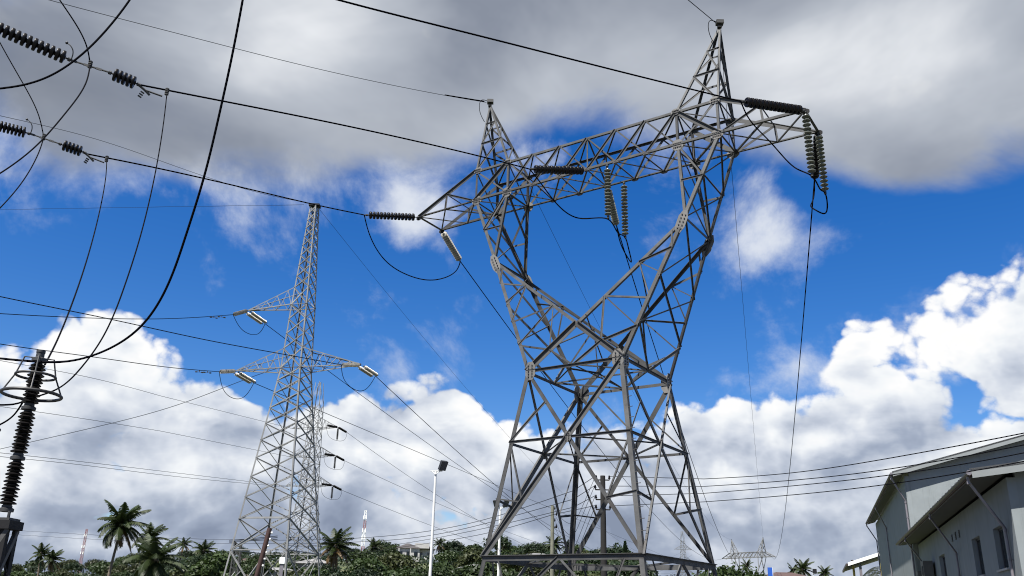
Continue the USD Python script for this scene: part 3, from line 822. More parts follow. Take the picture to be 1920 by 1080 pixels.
wire('conductor', span(end2['l'][1], far4['l'], 760, 819), .024, 'wire falling right from the lower left arm of the slender pylon', 'power line')
wire('earth_wire', span(np.array([-14.9, Y2, 30.3]), far4['x'] + (0, 0, 12), 762, 590), .012, 'hair-thin wire from the top of the slender pylon towards the far right', 'power line', CABLE_THIN)
wire('earth_wire', along([(575, 380), (480, 360), (330, 312), (160, 255), (0, 217), (-80, 198)], Y2, 34), .012, 'hair-thin wire from the left edge to the top of the slender pylon', 'power line', CABLE_THIN)
wire('earth_wire', along([(570, 384), (300, 388), (0, 393), (-60, 394)], Y2, 75), .013, 'faint level wire at the top left of the slender pylon', 'power line', CABLE_THIN)
wire('conductor', along([(545, 683), (480, 704), (345, 755), (195, 797), (0, 842), (-60, 856)], 62, 66), .02, 'thin wire rising from the lower left edge to the slender pylon', 'power line', CABLE_THIN)
for i, h in enumerate((23.7, 19.5, 15.2)):
    word = ('top', 'middle', 'bottom')[i]
    p = np.array([-28.9, 130, 3.5]) + U3 * 3.75 + (0, 0, h)
    a = p + (-1.5, -1.2, .0); b = p + (1.1, 1.6, -.45); c_ = p - (0, 0, 2.0)
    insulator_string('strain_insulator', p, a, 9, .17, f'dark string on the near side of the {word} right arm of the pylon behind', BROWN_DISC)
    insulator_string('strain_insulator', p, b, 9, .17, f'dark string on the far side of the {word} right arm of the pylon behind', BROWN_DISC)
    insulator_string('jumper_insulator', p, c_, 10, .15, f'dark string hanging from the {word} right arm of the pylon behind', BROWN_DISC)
    wire('jumper_cable', spline([a, lerp(a, c_, .5) - (.35, 0, .5), c_, lerp(c_, b, .5) + (.35, 0, -.5), b], 8), .022, f'jumper loop under the {word} right arm of the pylon behind', 'power line', CABLE_THIN)
    ends = [(760, 890), (760, 917), (760, 966)]
    q = np.array([78., 400, 4.0]) + (4.0, 0, h * 1.12 - 2)
    wire('conductor', span(b, q, *ends[i]), .026, f'wire running right from the {word} right arm of the pylon behind', 'power line', CABLE_THIN)
    q0 = np.array([-28.9, 130, 3.5]) - U3 * 3.75 + (0, 0, h)
    left = [[(300, 742), (160, 706), (0, 676), (-60, 664)], [(300, 808), (110, 778), (0, 762), (-60, 752)], [(300, 883), (120, 862), (0, 849), (-60, 842)]][i]
    wire('conductor', np.vstack([[q0 + (0, 0, 0)], along(left, 100, 70)]), .022, f'thin wire from the left edge to the {word} left arm of the pylon behind', 'power line', CABLE_THIN)
wire('conductor', along([(540, 913), (300, 890), (120, 868), (0, 856), (-60, 849)], 128, 72), .022, 'lowest of the thin wires from the left edge, just under its twin', 'power line', CABLE_THIN)


def damper(p, ax, label):
    T = Thing('vibration_damper', p, label, 'damper'); ax = unit(ax); q = np.asarray(p) - (0, 0, .10)
    T.add('clip', box_between(np.asarray(p) + (0, 0, .03), q, .05, .04), CAP); T.add('messenger', rod(q - ax * .22, q + ax * .22, .012), CAP)
    for s_ in (-1, 1): T.add('weight', lathe([(0, -.07), (.04, -.07), (.05, .07), (0, .07)], q + ax * .2 * s_, q + ax * 9 * s_, 8), CAP)


for k, dirs in (('u', (-1, -.6)), ('l', (-1, -.9))):
    pts = {'u': ((416, 592), (401, 593)), 'l': ((389, 696), (374, 695))}[k]
    for (px_, py_), w_ in zip(pts, ('nearer the string', 'farther from the string')):
        damper(at(px_, py_, end2[k][0][1] - .8), (1, .8, .1), f'small damper left of the {names2[k]} of the slender pylon, {w_}')


# ------------------------------------------------------------------ gantry strings and dropper cables, upper left
def gantry(pts, ys, word):
    a0, a1, b0, b1 = (at(*q, y) for q, y in zip(pts, ys))
    rad = .16
    n = 14
    insulator_string('gantry_insulator', a1, a0, n, rad, f'long dark disc string at the left edge, {word} line', BROWN_DISC, link=.12)
    insulator_string('gantry_insulator', b0, b1, 5, rad, f'short dark string of five discs on the {word} line', BROWN_DISC, link=.12)
    L = Thing('link_chain', a1, f'chain of small links between the two disc strings of the {word} line', 'chain')
    k = 6
    for i in range(k):
        p, q = lerp(a1, b0, i / k), lerp(a1, b0, (i + .96) / k)
        L.add('link', box_between(p, q, .05 if i % 2 else .025, .02 if i % 2 else .055), CAP)
    m = unit(b0 - a1)
    h = Thing('arcing_horn', a1, f'thin bent arcing horn above the {word} line, by the long string', 'horn')
    h.add('horn_rod', tube(spline([a1, a1 + UP * .22 + RIGHT * .05, a1 + UP * .36 - RIGHT * .02, a1 + UP * .42 - RIGHT * .10], 6), .014), CAP)
    h.add('horn_tip', trimesh.creation.icosphere(1, .035).apply_translation(a1 + UP * .42 - RIGHT * .10), CAP, smooth=True)
    c = Thing('dead_end_clamp', b1, f'curved steel clamp where the conductor meets the short string of the {word} line', 'clamp')
    c.add('clamp_body', tube(spline([b1 - m * .05, b1 + m * .10 - UP * .08, b1 + m * .22 - UP * .17], 6), .03), STEEL)
    c.add('clamp_arm', tube(spline([b1 + m * .10 - UP * .08, b1 + m * .30 - UP * .09, b1 + m * .52 - UP * .10], 6), .022), STEEL)
    e = b1 + m * .06 - UP * .14
    c.add('bolts', cat_mesh([lathe([(.0, 0), (.05, 0), (.05, .035), (0, .035)], e + (-RIGHT * .7 - UP) * .05 * i, e + (-RIGHT * .7 - UP), 8) for i in range(3)]), CAP, kind='stuff')


def cable_clamp(p, axis, label, r=.045, L=.2):
    T = Thing('cable_clamp', p, label, 'clamp'); ax = unit(axis)
    T.add('clamp_body', lathe([(0, -L / 2), (r * .7, -L / 2), (r * .7, L / 2), (0, L / 2)], p, p + ax, 8), CAP)
    for i in range(4):
        T.add('clamp_ring', lathe([(r * .6, 0), (r * 1.15, 0), (r * 1.15, .02), (r * .6, .02)], p + ax * (-L / 2 + L * (i + .3) / 4), p + ax * 9, 8), STEEL)


gantry([(-38, 38), (133, 113), (203, 135), (263, 160)], [16.8, 17.9, 18.2, 18.5], 'upper')
gantry([(-62, 221), (57, 251), (110, 269), (161, 287)], [21.6, 22.4, 22.7, 23.0], 'lower')
cable_clamp(at(169, 121, 18.05), (0, 0, 1), 'ribbed clamp between the two strings of the upper line')
cable_clamp(at(82, 257, 22.55), (0, 0, 1), 'ribbed clamp between the two strings of the lower line')
cable_clamp(at(313, 172, 18.9), (0, 0, 1), 'ribbed clamp on the conductor just right of the upper short string')
cable_clamp(at(200, 298, 23.4), (0, 0, 1), 'ribbed clamp on the conductor just right of the lower short string')

YP = 11.0
wire('dropper_cable', along([(313, 175), (306, 235), (290, 330), (264, 440), (234, 535), (194, 630), (150, 692), (106, 730), (62, 746), (30, 757), (-10, 759), (-60, 756)], 18.9, YP + .6), .0125, 'cable dropping from the upper line and passing behind the ringed post at the left', 'power line')
wire('dropper_cable', along([(200, 298), (199, 325), (187, 395), (162, 490), (133, 575), (104, 645), (84, 684)], 23.4, YP + .2), .0125, 'cable dropping from the lower line to the top of the ringed post', 'power line')
wire('dropper_cable', along([(462, -40), (455, 0), (434, 110), (411, 215), (383, 330), (349, 440), (312, 540), (264, 612), (200, 656), (130, 677), (70, 678), (0, 672), (-70, 664)], 9.0, YP + .3), .0145, 'thick dark cable sweeping from the top edge down to the head of the ringed post', 'power line')
wire('dropper_cable', along([(262, -30), (243, 0), (203, 52), (150, 105), (92, 143), (40, 160), (-10, 167), (-60, 172)], 12.5, 12.0), .0175, 'thick dark cable curving from the top edge to the left edge in the corner', 'power line')
wire('dropper_cable', along([(90, -34), (112, 0), (148, 55), (164, 92), (169, 121)], 17.2, 18.05), .016, 'cable from the top edge to the ribbed clamp of the upper line', 'power line')
wire('dropper_cable', along([(169, 121), (160, 158), (122, 213), (64, 277), (0, 325), (-60, 360)], 18.05, 14.5), .0165, 'cable curving down left from the ribbed clamp of the upper line', 'power line')
wire('dropper_cable', along([(-30, 20), (0, 80), (44, 158), (72, 215), (82, 257)], 21.5, 22.55), .016, 'cable from the left edge to the ribbed clamp of the lower line', 'power line')
wire('dropper_cable', along([(82, 257), (75, 280), (46, 335), (0, 390), (-50, 438)], 22.55, 19), .016, 'cable curving down left from the ribbed clamp of the lower line', 'power line')
wire('dropper_cable', along([(44, 752), (26, 778), (0, 796), (-40, 812)], YP + .3, 13.0), .012, 'short cable curving from behind the ringed post to the lower left edge', 'power line')

# ------------------------------------------------------------------ post insulator with corona rings on its steel stand
PB = np.array([-6.10, YP, 2.62])
post = Thing('post_insulator', PB, 'tall dark ribbed post insulator with two corona rings on a steel stand', 'insulator')
zc = .10
for sec in range(3):
    h = .60
    post.add('flange', lathe([(0, 0), (.085, 0), (.085, .035), (.06, .05), (.06, .075), (0, .075)], PB + (0, 0, zc - .03), PB + (0, 0, 9), 16), CAP, smooth=40)
    post.add('core', lathe([(.050, 0), (.046, h)], PB + (0, 0, zc + .03), PB + (0, 0, 9), 12), BROWN_DISC, smooth=True)
    n = 12
    for i in range(n):
        r = .102 if i % 2 == 0 else .088
        s = PB + (0, 0, zc + .07 + (h - .08) * i / n)
        post.add('shed', lathe([(.045, .030), (r * .75, .018), (r, .002), (r * .97, -.006), (r * .7, .002), (.045, .006)], s, s + (0, 0, 1), 20), BROWN_DISC, smooth=40)
    zc += h + .03
top = PB + (0, 0, zc)
post.add('flange', lathe([(0, 0), (.09, 0), (.09, .04), (.05, .06), (.05, .12), (.055, .12), (.055, .15), (0, .15)], top - (0, 0, .03), top + (0, 0, 1), 16), CAP, smooth=40)


def ring(c, R, r, n=40):
    a = np.arange(n) / n * 2 * np.pi
    return tube(np.stack([c[0] + R * np.cos(a), c[1] + R * np.sin(a), np.full(n, c[2])], 1), r, 10, True)


z1, z2 = at(57, 740, YP)[2], at(66, 705, YP)[2]
for (zz, R, r) in ((z1, .345, .020), (z2, .232, .016)):
    post.add('corona_ring', ring(np.array([PB[0], PB[1], zz]), R, r), RING, smooth=True)
for k in range(4):
    a = math.radians(25 + 90 * k); dv = np.array([math.cos(a), math.sin(a), 0])
    c0 = np.array([PB[0], PB[1], 0])
    post.add('ring_strut', tube([top + dv * .05 + (0, 0, .02), c0 + dv * .17 + (0, 0, zc + PB[2] + .02), c0 + dv * .232 + (0, 0, z2), c0 + dv * .345 + (0, 0, z1)], .010, 8), RING)
post2_base = np.array([-8.14, 13.3, 2.62 + (4.09 - z1) + .05])


def post_stand(c, label):
    T = Thing('insulator_stand', (c[0], c[1], 0), label, 'stand')
    hw, H = .135, c[2] - .02
    for i in (-1, 1):
        for j in (-1, 1):
            T.add('leg', leg_bar((c[0] + i * hw * 1.25, c[1] + j * hw * 1.25, -.02), (c[0] + i * hw, c[1] + j * hw, H - .1), .075, np.array([i, 0, 0.]), np.array([0, j, 0.])), STEEL_DARK)
    for k, (a, b, o) in enumerate((((-1, -1), (1, -1), (0, -1, 0)), ((1, -1), (1, 1), (1, 0, 0)), ((1, 1), (-1, 1), (0, 1, 0)), ((-1, 1), (-1, -1), (-1, 0, 0)))):
        q = lambda s, z_: np.array([c[0] + s[0] * hw * (1.25 - .25 * z_ / H), c[1] + s[1] * hw * (1.25 - .25 * z_ / H), z_])
        for n in range(4):
            z0, z1_ = H - .12 - .58 * n, H - .12 - .58 * (n + 1)
            if z1_ < 0: break
            T.add('brace', angle_bar(q(a if n % 2 else b, z0), q(b if n % 2 else a, z1_), .05, np.array(o, float)), STEEL)
    T.add('top_frame', block((c[0] - hw - .03, c[1] - hw - .03, H - .12), (c[0] + hw + .03, c[1] + hw + .03, H - .02)), STEEL_DARK)
    T.add('base_plate', block((c[0] - .13, c[1] - .13, H - .018), (c[0] + .13, c[1] + .13, H + .012)), STEEL)
    for i in (-1, 1):
        T.add('bolt', rod((c[0] + i * .10, c[1] - .1, H), (c[0] + i * .10, c[1] - .1, H + .09), .018), CAP)
    return T


stand = post_stand(PB, 'dark steel lattice stand under the ringed post insulator at the left edge')
copy_of(post, post2_base, 0, 1.0, 'second ringed post insulator mostly cut off by the left edge', 'insulator')
post_stand(post2_base, 'steel stand under the second post insulator beyond the left edge')

# ------------------------------------------------------------------ building at the right
WALL = mat('painted_render', (0.195, 0.216, 0.220), 0.85, 0, 0.10, 1.2, bump=0.12, bscale=30, stain=(0.125, 0.14, 0.14), stain_scale=1.0, streak=(2.2, 2.2, .22))
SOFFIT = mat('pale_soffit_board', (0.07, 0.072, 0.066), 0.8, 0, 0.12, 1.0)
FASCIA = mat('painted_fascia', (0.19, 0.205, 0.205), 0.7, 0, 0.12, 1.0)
GUTTER = mat('brown_gutter', (0.05, 0.038, 0.036), 0.45, 0, 0.2, 4.0)
PIPE = mat('grey_plastic_pipe', (0.15, 0.14, 0.155), 0.4, 0, 0.15, 3.0)
ROOFM = mat('ribbed_metal_roof', (0.05,0.05,0.052), 0.5, 0.1, 0.2, 2.0)
REVEAL = mat('dark_window_reveal', (0.05,0.055,0.055), 0.8, 0, 0.1, 2.0)
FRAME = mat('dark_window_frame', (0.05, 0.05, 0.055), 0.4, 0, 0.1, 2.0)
LIT_STRIP = mat('window_lit_strip', (0.55, 0.56, 0.54), 0.9, 0, 0.12, 6.0)  # pale colour standing in for light caught by the windows
GREYBOX = mat('weathered_casing', (0.10, 0.098, 0.085), 0.6, 0, 0.2, 3.0)
GLASS = usdkit.material(stage, '/World/Looks/window_glass', {'f': ('fresnel', {'IOR': 1.5}), 't': ('transparent_bsdf', {'color': (.75, .8, .8)}), 'gl': ('glossy_bsdf', {'color': (.9, .9, .9), 'roughness': .03}), 'm': ('mix_closure', {})},
    [('f.fac', 'm.fac'), ('t.BSDF', 'm.closure1'), ('gl.BSDF', 'm.closure2')], surface='m.closure')

BAZ = math.radians(18.5); E1 = np.array([math.sin(BAZ), math.cos(BAZ), 0]); E2 = np.array([math.cos(BAZ), -math.sin(BAZ), 0]); EZ = np.array([0, 0, 1.])
C0 = np.array([16.956, 30.0, 0.0])


def B(s, r, z_): return C0 + E1 * s + E2 * r + EZ * z_


def bbox(s0, s1, r0, r1, z0, z1_):
    m = trimesh.creation.box((1, 1, 1)); v = m.vertices + .5
    P = np.array([B(s0 + (s1 - s0) * a[1], r0 + (r1 - r0) * a[0], z0 + (z1_ - z0) * a[2]) for a in v])
    m2 = trimesh.Trimesh(P, m.faces, process=False)
    if m2.volume < 0: m2.invert()
    return m2


def slab(corners, t):
    """A roof slab: four corners of its underside (s, r, z) and a thickness upwards."""
    a = np.array([B(*q) for q in corners]); b = a + EZ * t
    v = np.vstack([a, b]); f = [(0, 2, 1), (0, 3, 2), (4, 5, 6), (4, 6, 7)]
    for i in range(4):
        j = (i + 1) % 4; f += [(i, j, 4 + j), (i, 4 + j, 4 + i)]
    m = trimesh.Trimesh(v, np.array(f), process=False)
    if m.volume < 0: m.invert()
    return m


bld = Thing('office_building', C0, 'pale grey-green rendered building with two stepped roofs at the right edge', 'building')
WID = 24.0


def wing(s0, s1, r0, ze, pitch, ov, vo, openings, wall_name):
    """One wing: side wall at r0 from s0 to s1, gable wall at s0; the eave underside is at height ze."""
    t = .28
    zw = ze + .02                                                    # height of the side wall under the soffit
    # the side wall is built round its openings
    cuts = sorted(openings)
    s = s0
    pieces = []
    for (a, b, za, zb) in cuts:
        pieces += [bbox(s, a, r0, r0 + t, -.05, zw), bbox(a, b, r0, r0 + t, -.05, za), bbox(a, b, r0, r0 + t, zb, zw)]
        s = b
    pieces.append(bbox(s, s1, r0, r0 + t, -.05, zw))
    side = bld.add(wall_name, cat_mesh(pieces), WALL)
    # gable wall: a five sided panel, built as a prism
    top = lambda r: ze + .02 + pitch * (ov + (r if r < WID / 2 else WID - r))
    prof = [(t, -.05), (WID, -.05), (WID, top(WID)), (WID / 2, top(WID / 2)), (t, top(t))]
    a = np.array([B(s0, r0 + r, z_) for r, z_ in prof]); b = np.array([B(s0 + t, r0 + r, z_) for r, z_ in prof])
    f = [(0, 2, 1), (0, 3, 2), (0, 4, 3), (5, 6, 7), (5, 7, 8), (5, 8, 9)]
    for i in range(5):
        j = (i + 1) % 5; f += [(i, j, 5 + j), (i, 5 + j, 5 + i)]
    m = trimesh.Trimesh(np.vstack([a, b]), np.array(f), process=False)
    if m.volume < 0: m.invert()
    bld.add('gable_wall', m, WALL)
    bld.add('back_wall', bbox(s0 + t, s1, r0 + WID - t, r0 + WID, -.05, zw), WALL)
    zr = ze + pitch * (ov + WID / 2)
    r1 = r0 + WID / 2
    roof = bld.add('roof', cat_mesh([slab([(s0 - vo, r0 - ov, ze + .16), (s1 + .3, r0 - ov, ze + .16), (s1 + .3, r1, zr + .16), (s0 - vo, r1, zr + .16)], .10),
                                     slab([(s0 - vo, r1, zr + .16), (s1 + .3, r1, zr + .16), (s1 + .3, r0 + WID + ov, ze + .16), (s0 - vo, r0 + WID + ov, ze + .16)], .10)]), ROOFM)
    for k in range(int((s1 - s0) / .9)):                              # standing ribs of the roof sheets
        q = s0 - vo + .3 + k * .9
        if k < 36: bld.add('rib', slab([(q, r0 - ov, ze + .262), (q + .05, r0 - ov, ze + .262), (q + .05, r1, zr + .262), (q, r1, zr + .262)], .045), ROOFM, under=roof)
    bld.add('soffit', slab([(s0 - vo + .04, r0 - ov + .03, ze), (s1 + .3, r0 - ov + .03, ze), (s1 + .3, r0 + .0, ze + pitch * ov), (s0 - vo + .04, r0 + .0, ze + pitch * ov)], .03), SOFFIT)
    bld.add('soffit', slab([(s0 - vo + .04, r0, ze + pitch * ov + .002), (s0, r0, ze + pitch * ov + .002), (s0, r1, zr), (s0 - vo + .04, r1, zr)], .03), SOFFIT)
    bld.add('verge_board', slab([(s0 - vo, r0 - ov, ze - .06), (s0 - vo + .035, r0 - ov, ze - .06), (s0 - vo + .035, r1, zr - .06), (s0 - vo, r1, zr - .06)], .30), FASCIA)
    bld.add('fascia', bbox(s0 - vo + .04, s1 + .3, r0 - ov - .0, r0 - ov + .03, ze - .02, ze + .155), GUTTER)
    # half round gutter along the eave
    a_ = np.linspace(math.pi, 2 * math.pi, 9); R = .085
    pr = [(R * math.cos(x_), R * math.sin(x_)) for x_ in a_] + [((R - .014) * math.cos(x_), (R - .014) * math.sin(x_)) for x_ in a_[::-1]]
    p, q = B(s0 - vo - .05, r0 - ov - R - .01, ze + .11), B(s1 + .3, r0 - ov - R - .01, ze + .11)
    n = len(pr); va = np.array([p + E2 * x_ + EZ * y_ for x_, y_ in pr]); vb = va + (q - p); f = []
    for i in range(n):
        j = (i + 1) % n; f += [(i, j, n + j), (i, n + j, n + i)]
    gut = bld.add('gutter', trimesh.Trimesh(np.vstack([va, vb]), np.array(f), process=False), GUTTER)
    bld.add('gutter_end', lathe([(0, 0), (R, 0), (R, .02), (0, .02)], p - E1 * .022, p, 12), PIPE, under=gut)
    for k in range(int((s1 - s0) / 1.0)):
        u = s0 - vo + .4 + k * 1.0
        bld.add('bracket', box_between(B(u, r0 - ov - 2 * R - .02, ze + .13), B(u, r0 - ov + .0, ze + .125), .03, .012), GUTTER, under=gut)
    return zw


def downpipe(s, s_top, r0, ov, ze, r=.05):
    P_ = [B(s_top, r0 - ov - .095, ze + .02), B(s_top, r0 - ov - .095, ze - .16), B(s, r0 - .09, ze - 1.55), B(s, r0 - .09, ze - 1.75), B(s, r0 - .09, .0)]
    d = bld.add('downpipe', tube(P_, r, 10), PIPE, smooth=40)
    for z_ in (ze - 1.62, ze - .18):
        q = B(s, r0 - .09, z_) if z_ < ze - 1 else B(s_top, r0 - ov - .095, z_)
        bld.add('collar', lathe([(r, -.05), (r * 1.25, -.05), (r * 1.25, .05), (r, .05)], q, q + EZ, 10), PIPE, under=d)
    for z_ in (ze - 2.6, ze - 4.2):
        bld.add('pipe_clip', bbox(s - .07, s + .07, r0 - .15, r0 - .02, z_, z_ + .04), PIPE, under=d)


wins = [(1.95, 3.75, 3.62, 5.08), (6.75, 8.75, 3.62, 5.12), (17.6, 19.8, 3.60, 5.15)]
wing(0.0, 29.0, 0.0, 6.42, .125, 1.12, .60, wins, 'side_wall')
wing(29.05, 60.0, -.274, 10.75, .266, .72, .60, [], 'rear_side_wall')
for (a, b, za, zb) in wins:
    f = bld.add('window', cat_mesh([bbox(a + .005, b - .005, .18, .24, zb - .07, zb - .004), bbox(a + .005, b - .005, .18, .24, za + .004, za + .07), bbox(a + .005, a + .075, .18, .24, za + .07, zb - .07), bbox(b - .075, b - .005, .18, .24, za + .07, zb - .07), bbox((a + b) / 2 - .03, (a + b) / 2 + .03, .18, .24, za + .07, zb - .07)]), FRAME)
    for q0, q1 in ((a + .076, (a + b) / 2 - .031), ((a + b) / 2 + .031, b - .076)):
        bld.add('pane', bbox(q0, q1, .205, .213, za + .071, zb - .071), GLASS, under=f)
    bld.add('shutter', bbox(a + .09, a + .40, .150, .172, za + .30, zb - .10), LIT_STRIP, under=f)  # added pale slat before the pane, imitating a bright lit strip
    bld.add('sill', bbox(a - .08, b + .08, -.09, .145, za - .07, za - .003), CONCRETE, under=f)
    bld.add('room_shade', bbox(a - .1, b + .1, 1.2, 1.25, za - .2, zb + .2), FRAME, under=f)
for i in range(3):
    bld.add('vent', cat_mesh([bbox(11.6 + i * 1.15, 11.85 + i * 1.15, -.02, -.004, 5.45, 5.78)] + [bbox(11.58 + i * 1.15, 11.87 + i * 1.15, -.035, -.021, 5.47 + k * .07, 5.49 + k * .07) for k in range(5)]), REVEAL)
downpipe(1.05, -.35, 0.0, 1.12, 6.42); downpipe(12.9, 11.0, 0.0, 1.12, 6.42, .045); downpipe(25.2, 23.4, 0.0, 1.12, 6.42, .045)
downpipe(29.3, 28.7, -.274, .72, 10.75, .06); downpipe(47., 45.6, -.274, .72, 10.75, .05); downpipe(59.7, 60.0, -.274, .72, 10.75, .05)
rv = B(-.02, 2.15, 5.0)
v_ = bld.add('round_louvre', lathe([(0, 0), (.45, 0), (.45, .05), (.40, .05), (.38, .02), (0, .02)], rv, rv - E1, 24), FRAME)


def ac_unit(s, z_, label, depth=.38, w=.95, h=.75):
    T = Thing('air_conditioner', B(s, -.1, z_), label, 'air conditioner')
    T.add('casing', bbox(s, s + w, -.12 - depth, -.12, z_, z_ + h), GREYBOX)
    c = B(s + w * .42, -.122 - depth, z_ + h / 2)
    fr = T.add('fan_grille', lathe([(.0, 0), (.28, 0), (.28, .03), (.26, .03), (.25, .005)], c, c - E2, 24), FRAME)
    for k in range(5):
        R = .05 + k * .045
        a = np.arange(24) / 24 * 2 * np.pi
        T.add('grille_ring', tube([c - E2 * .02 + E1 * R * math.cos(x_) + EZ * R * math.sin(x_) for x_ in a], .005, 4, True), GREYBOX, under=fr)
    for k in (0.1, .8): T.add('bracket', cat_mesh([bbox(s + w * k, s + w * k + .05, -.55, 0, z_ - .06, z_ - .004), box_between(B(s + w * k + .025, -.5, z_ - .05), B(s + w * k + .025, -.01, z_ - .4), .04, .04)]), GREYBOX)
    T.add('refrigerant_pipe', tube(spline([B(s + w, -.3, z_ + .2), B(s + w + .2, -.2, z_ + .1), B(s + w + .22, -.05, z_ - .4), B(s + w + .22, -.04, z_ - 2.5)], 6), .02), PIPE)


ac_unit(21.8, 4.05, 'grey air conditioner on the side wall beside the third window', w=1.3, h=1.0, depth=.5)
ac_unit(25.6, 3.75, 'second air conditioner farther along the side wall near the roof step', w=1.2, h=.95, depth=.45)

# open shed roof behind the building
YELLOW = mat('yellow_paint', (0.45, 0.36, 0.12), 0.6, 0, 0.2, 2.0)
WHITE = mat('white_paint', (0.78, 0.78, 0.76), 0.55, 0, 0.1, 2.0)
sh = Thing('open_shed', B(60, -2, 0), 'open shed with white roof edge and arched trusses behind the pale building', 'shed')
s0 = 66.0; zL = 9.55
rr = [(-2.9, 7.35), (-.3, 8.2)]
sh.add('roof', slab([(s0, rr[0][0], rr[0][1]), (s0 + 14, rr[0][0], rr[0][1]), (s0 + 14, 6, 10.25), (s0, 6, 10.25)], .12), ROOFM)
sh.add('verge_board', slab([(s0 - .06, rr[0][0] - .05, rr[0][1] - .15), (s0, rr[0][0] - .05, rr[0][1] - .15), (s0, 6, 10.1), (s0 - .06, 6, 10.1)], .34), WHITE)
sh.add('gutter', bbox(s0, s0 + 14, rr[0][0] - .25, rr[0][0] - .06, rr[0][1] - .12, rr[0][1] + .1), GUTTER)
sh.add('post', bbox(s0 + .3, s0 + .55, rr[0][0] + 1.0, rr[0][0] + 1.25, 0, rr[0][1]), PIPE); sh.add('post', bbox(s0 + .3, s0 + .5, .1, .3, 0, 7.9), YELLOW)
sh.add('back_panel', bbox(s0 + 13.5, s0 + 13.7, rr[0][0], 6, 0, 6.8), REVEAL)
for k in range(4):
    q = s0 + 1.5 + k * 3.2
    for dr in (0, .5):
        c = [B(q, -2.2 + 4.4 * t, 5.6 - dr + 1.6 * math.sin(math.pi * t)) for t in np.linspace(0, 1, 17)]
        sh.add('truss_chord', tube(c, .06, 6), WHITE)
    for t in np.linspace(.05, .95, 10):
        sh.add('truss_web', rod(B(q, -2.2 + 4.4 * t, 5.1 + 1.6 * math.sin(math.pi * t)), B(q, -2.2 + 4.4 * (t + .05), 5.6 + 1.6 * math.sin(math.pi * (t + .05))), .035, 6), WHITE)
ch = at(1600, 1062, 99.); cht = at(1600, 1050, 99.)
t = Thing('vent_stack', (ch[0], 99., 0), 'short yellow vent stack with a flat cap above the shed roof', 'chimney')
t.add('stack', lathe([(.12, 0), (.12, cht[2] - .1)], (ch[0], 99., 0), (ch[0], 99., 9), 12), YELLOW, smooth=True); t.add('cap', lathe([(0, 0), (.19, 0), (.19, .08), (0, .12)], (ch[0], 99., cht[2] - .1), (ch[0], 99., 99), 12), GUTTER)


# ------------------------------------------------------------------ ground, hill and planting
def step(a, b, x_):
    t = np.clip((np.asarray(x_, float) - a) / (b - a), 0, 1); return t * t * (3 - 2 * t)


def height(x_, y_):
    x_, y_ = np.asarray(x_, float), np.asarray(y_, float)
    side = 1 - .72 * step(.10, .24, x_ / np.maximum(y_, 20))
    side = side * (1 - .42 * step(.28, .50, -x_ / np.maximum(y_, 20)))
    h = 15.5 * step(62, 300, y_) * side
    h = h + 5 * step(300, 900, y_) * side
    w = meshkit.fbm(np.stack([x_ / 60, y_ / 60, np.zeros_like(x_)], -1), 3, 5) - .5
    return h + 2.2 * w * step(70, 140, y_)


GRASS = mat('dry_green_grass', (0.085, 0.095, 0.035), 0.95, 0, 0.35, 0.12, dark=(0.035, 0.05, 0.02), coord='world', bump=0.5, bscale=3.0, stain=(0.12, 0.085, 0.05), stain_scale=.05)
gx = np.concatenate([-np.geomspace(6000, 160, 14), np.linspace(-150, 150, 76), np.geomspace(160, 6000, 14)])
gy = np.concatenate([-np.geomspace(3000, 40, 10), np.linspace(-30, 420, 110), np.geomspace(430, 9000, 16)])
X, Y = np.meshgrid(gx, gy); Z = height(X, Y)
v = np.stack([X, Y, Z], -1).reshape(-1, 3); nx = len(gx); f = []
for j in range(len(gy) - 1):
    a = j * nx + np.arange(nx - 1); f.append(np.stack([a, a + 1, a + nx + 1], 1)); f.append(np.stack([a, a + nx + 1, a + nx], 1))
tag(usdkit.mesh(stage, '/World/ground', (v, np.vstack(f)), GRASS, True).GetPrim(), kind='structure')
YARD = mat('gravel_yard', (0.06, 0.058, 0.052), 0.95, 0, 0.3, 4.0, coord='world', bump=0.6, bscale=14.0)
tag(usdkit.mesh(stage, '/World/yard', (np.array([(-40, -30, .012), (24, -30, .012), (24, 52, .012), (-40, 52, .012)], float), np.array([(0, 1, 2), (0, 2, 3)])), YARD).GetPrim(), kind='structure')


def leaf_mat(name, a, b, c_):
    n = {'oi': ('object_info', {}), 'geo': ('geometry', {}), 'r': ('rgb_ramp', {'ramp': [(0.0, a), (0.55, b), (1.0, c_)]}), 'hv': ('hsv', {'hue': .5, 'saturation': 1.0, 'fac': 1.0}),
         'mr': ('map_range', {'range_type': 'linear', 'from_min': 0, 'from_max': 1, 'to_min': .7, 'to_max': 1.3}), 'p': ('principled_bsdf', {'roughness': .55, 'specular_ior_level': .35}), 't': ('translucent_bsdf', {}), 'm': ('mix_closure', {'fac': .22})}
    return usdkit.material(stage, f'/World/Looks/{name}', n, [('geo.random_per_island', 'r.fac'), ('oi.random', 'mr.value'), ('mr.result', 'hv.value'), ('r.color', 'hv.color'), ('hv.color', 'p.base_color'), ('hv.color', 't.color'), ('p.BSDF', 'm.closure1'), ('t.BSDF', 'm.closure2')], surface='m.closure')


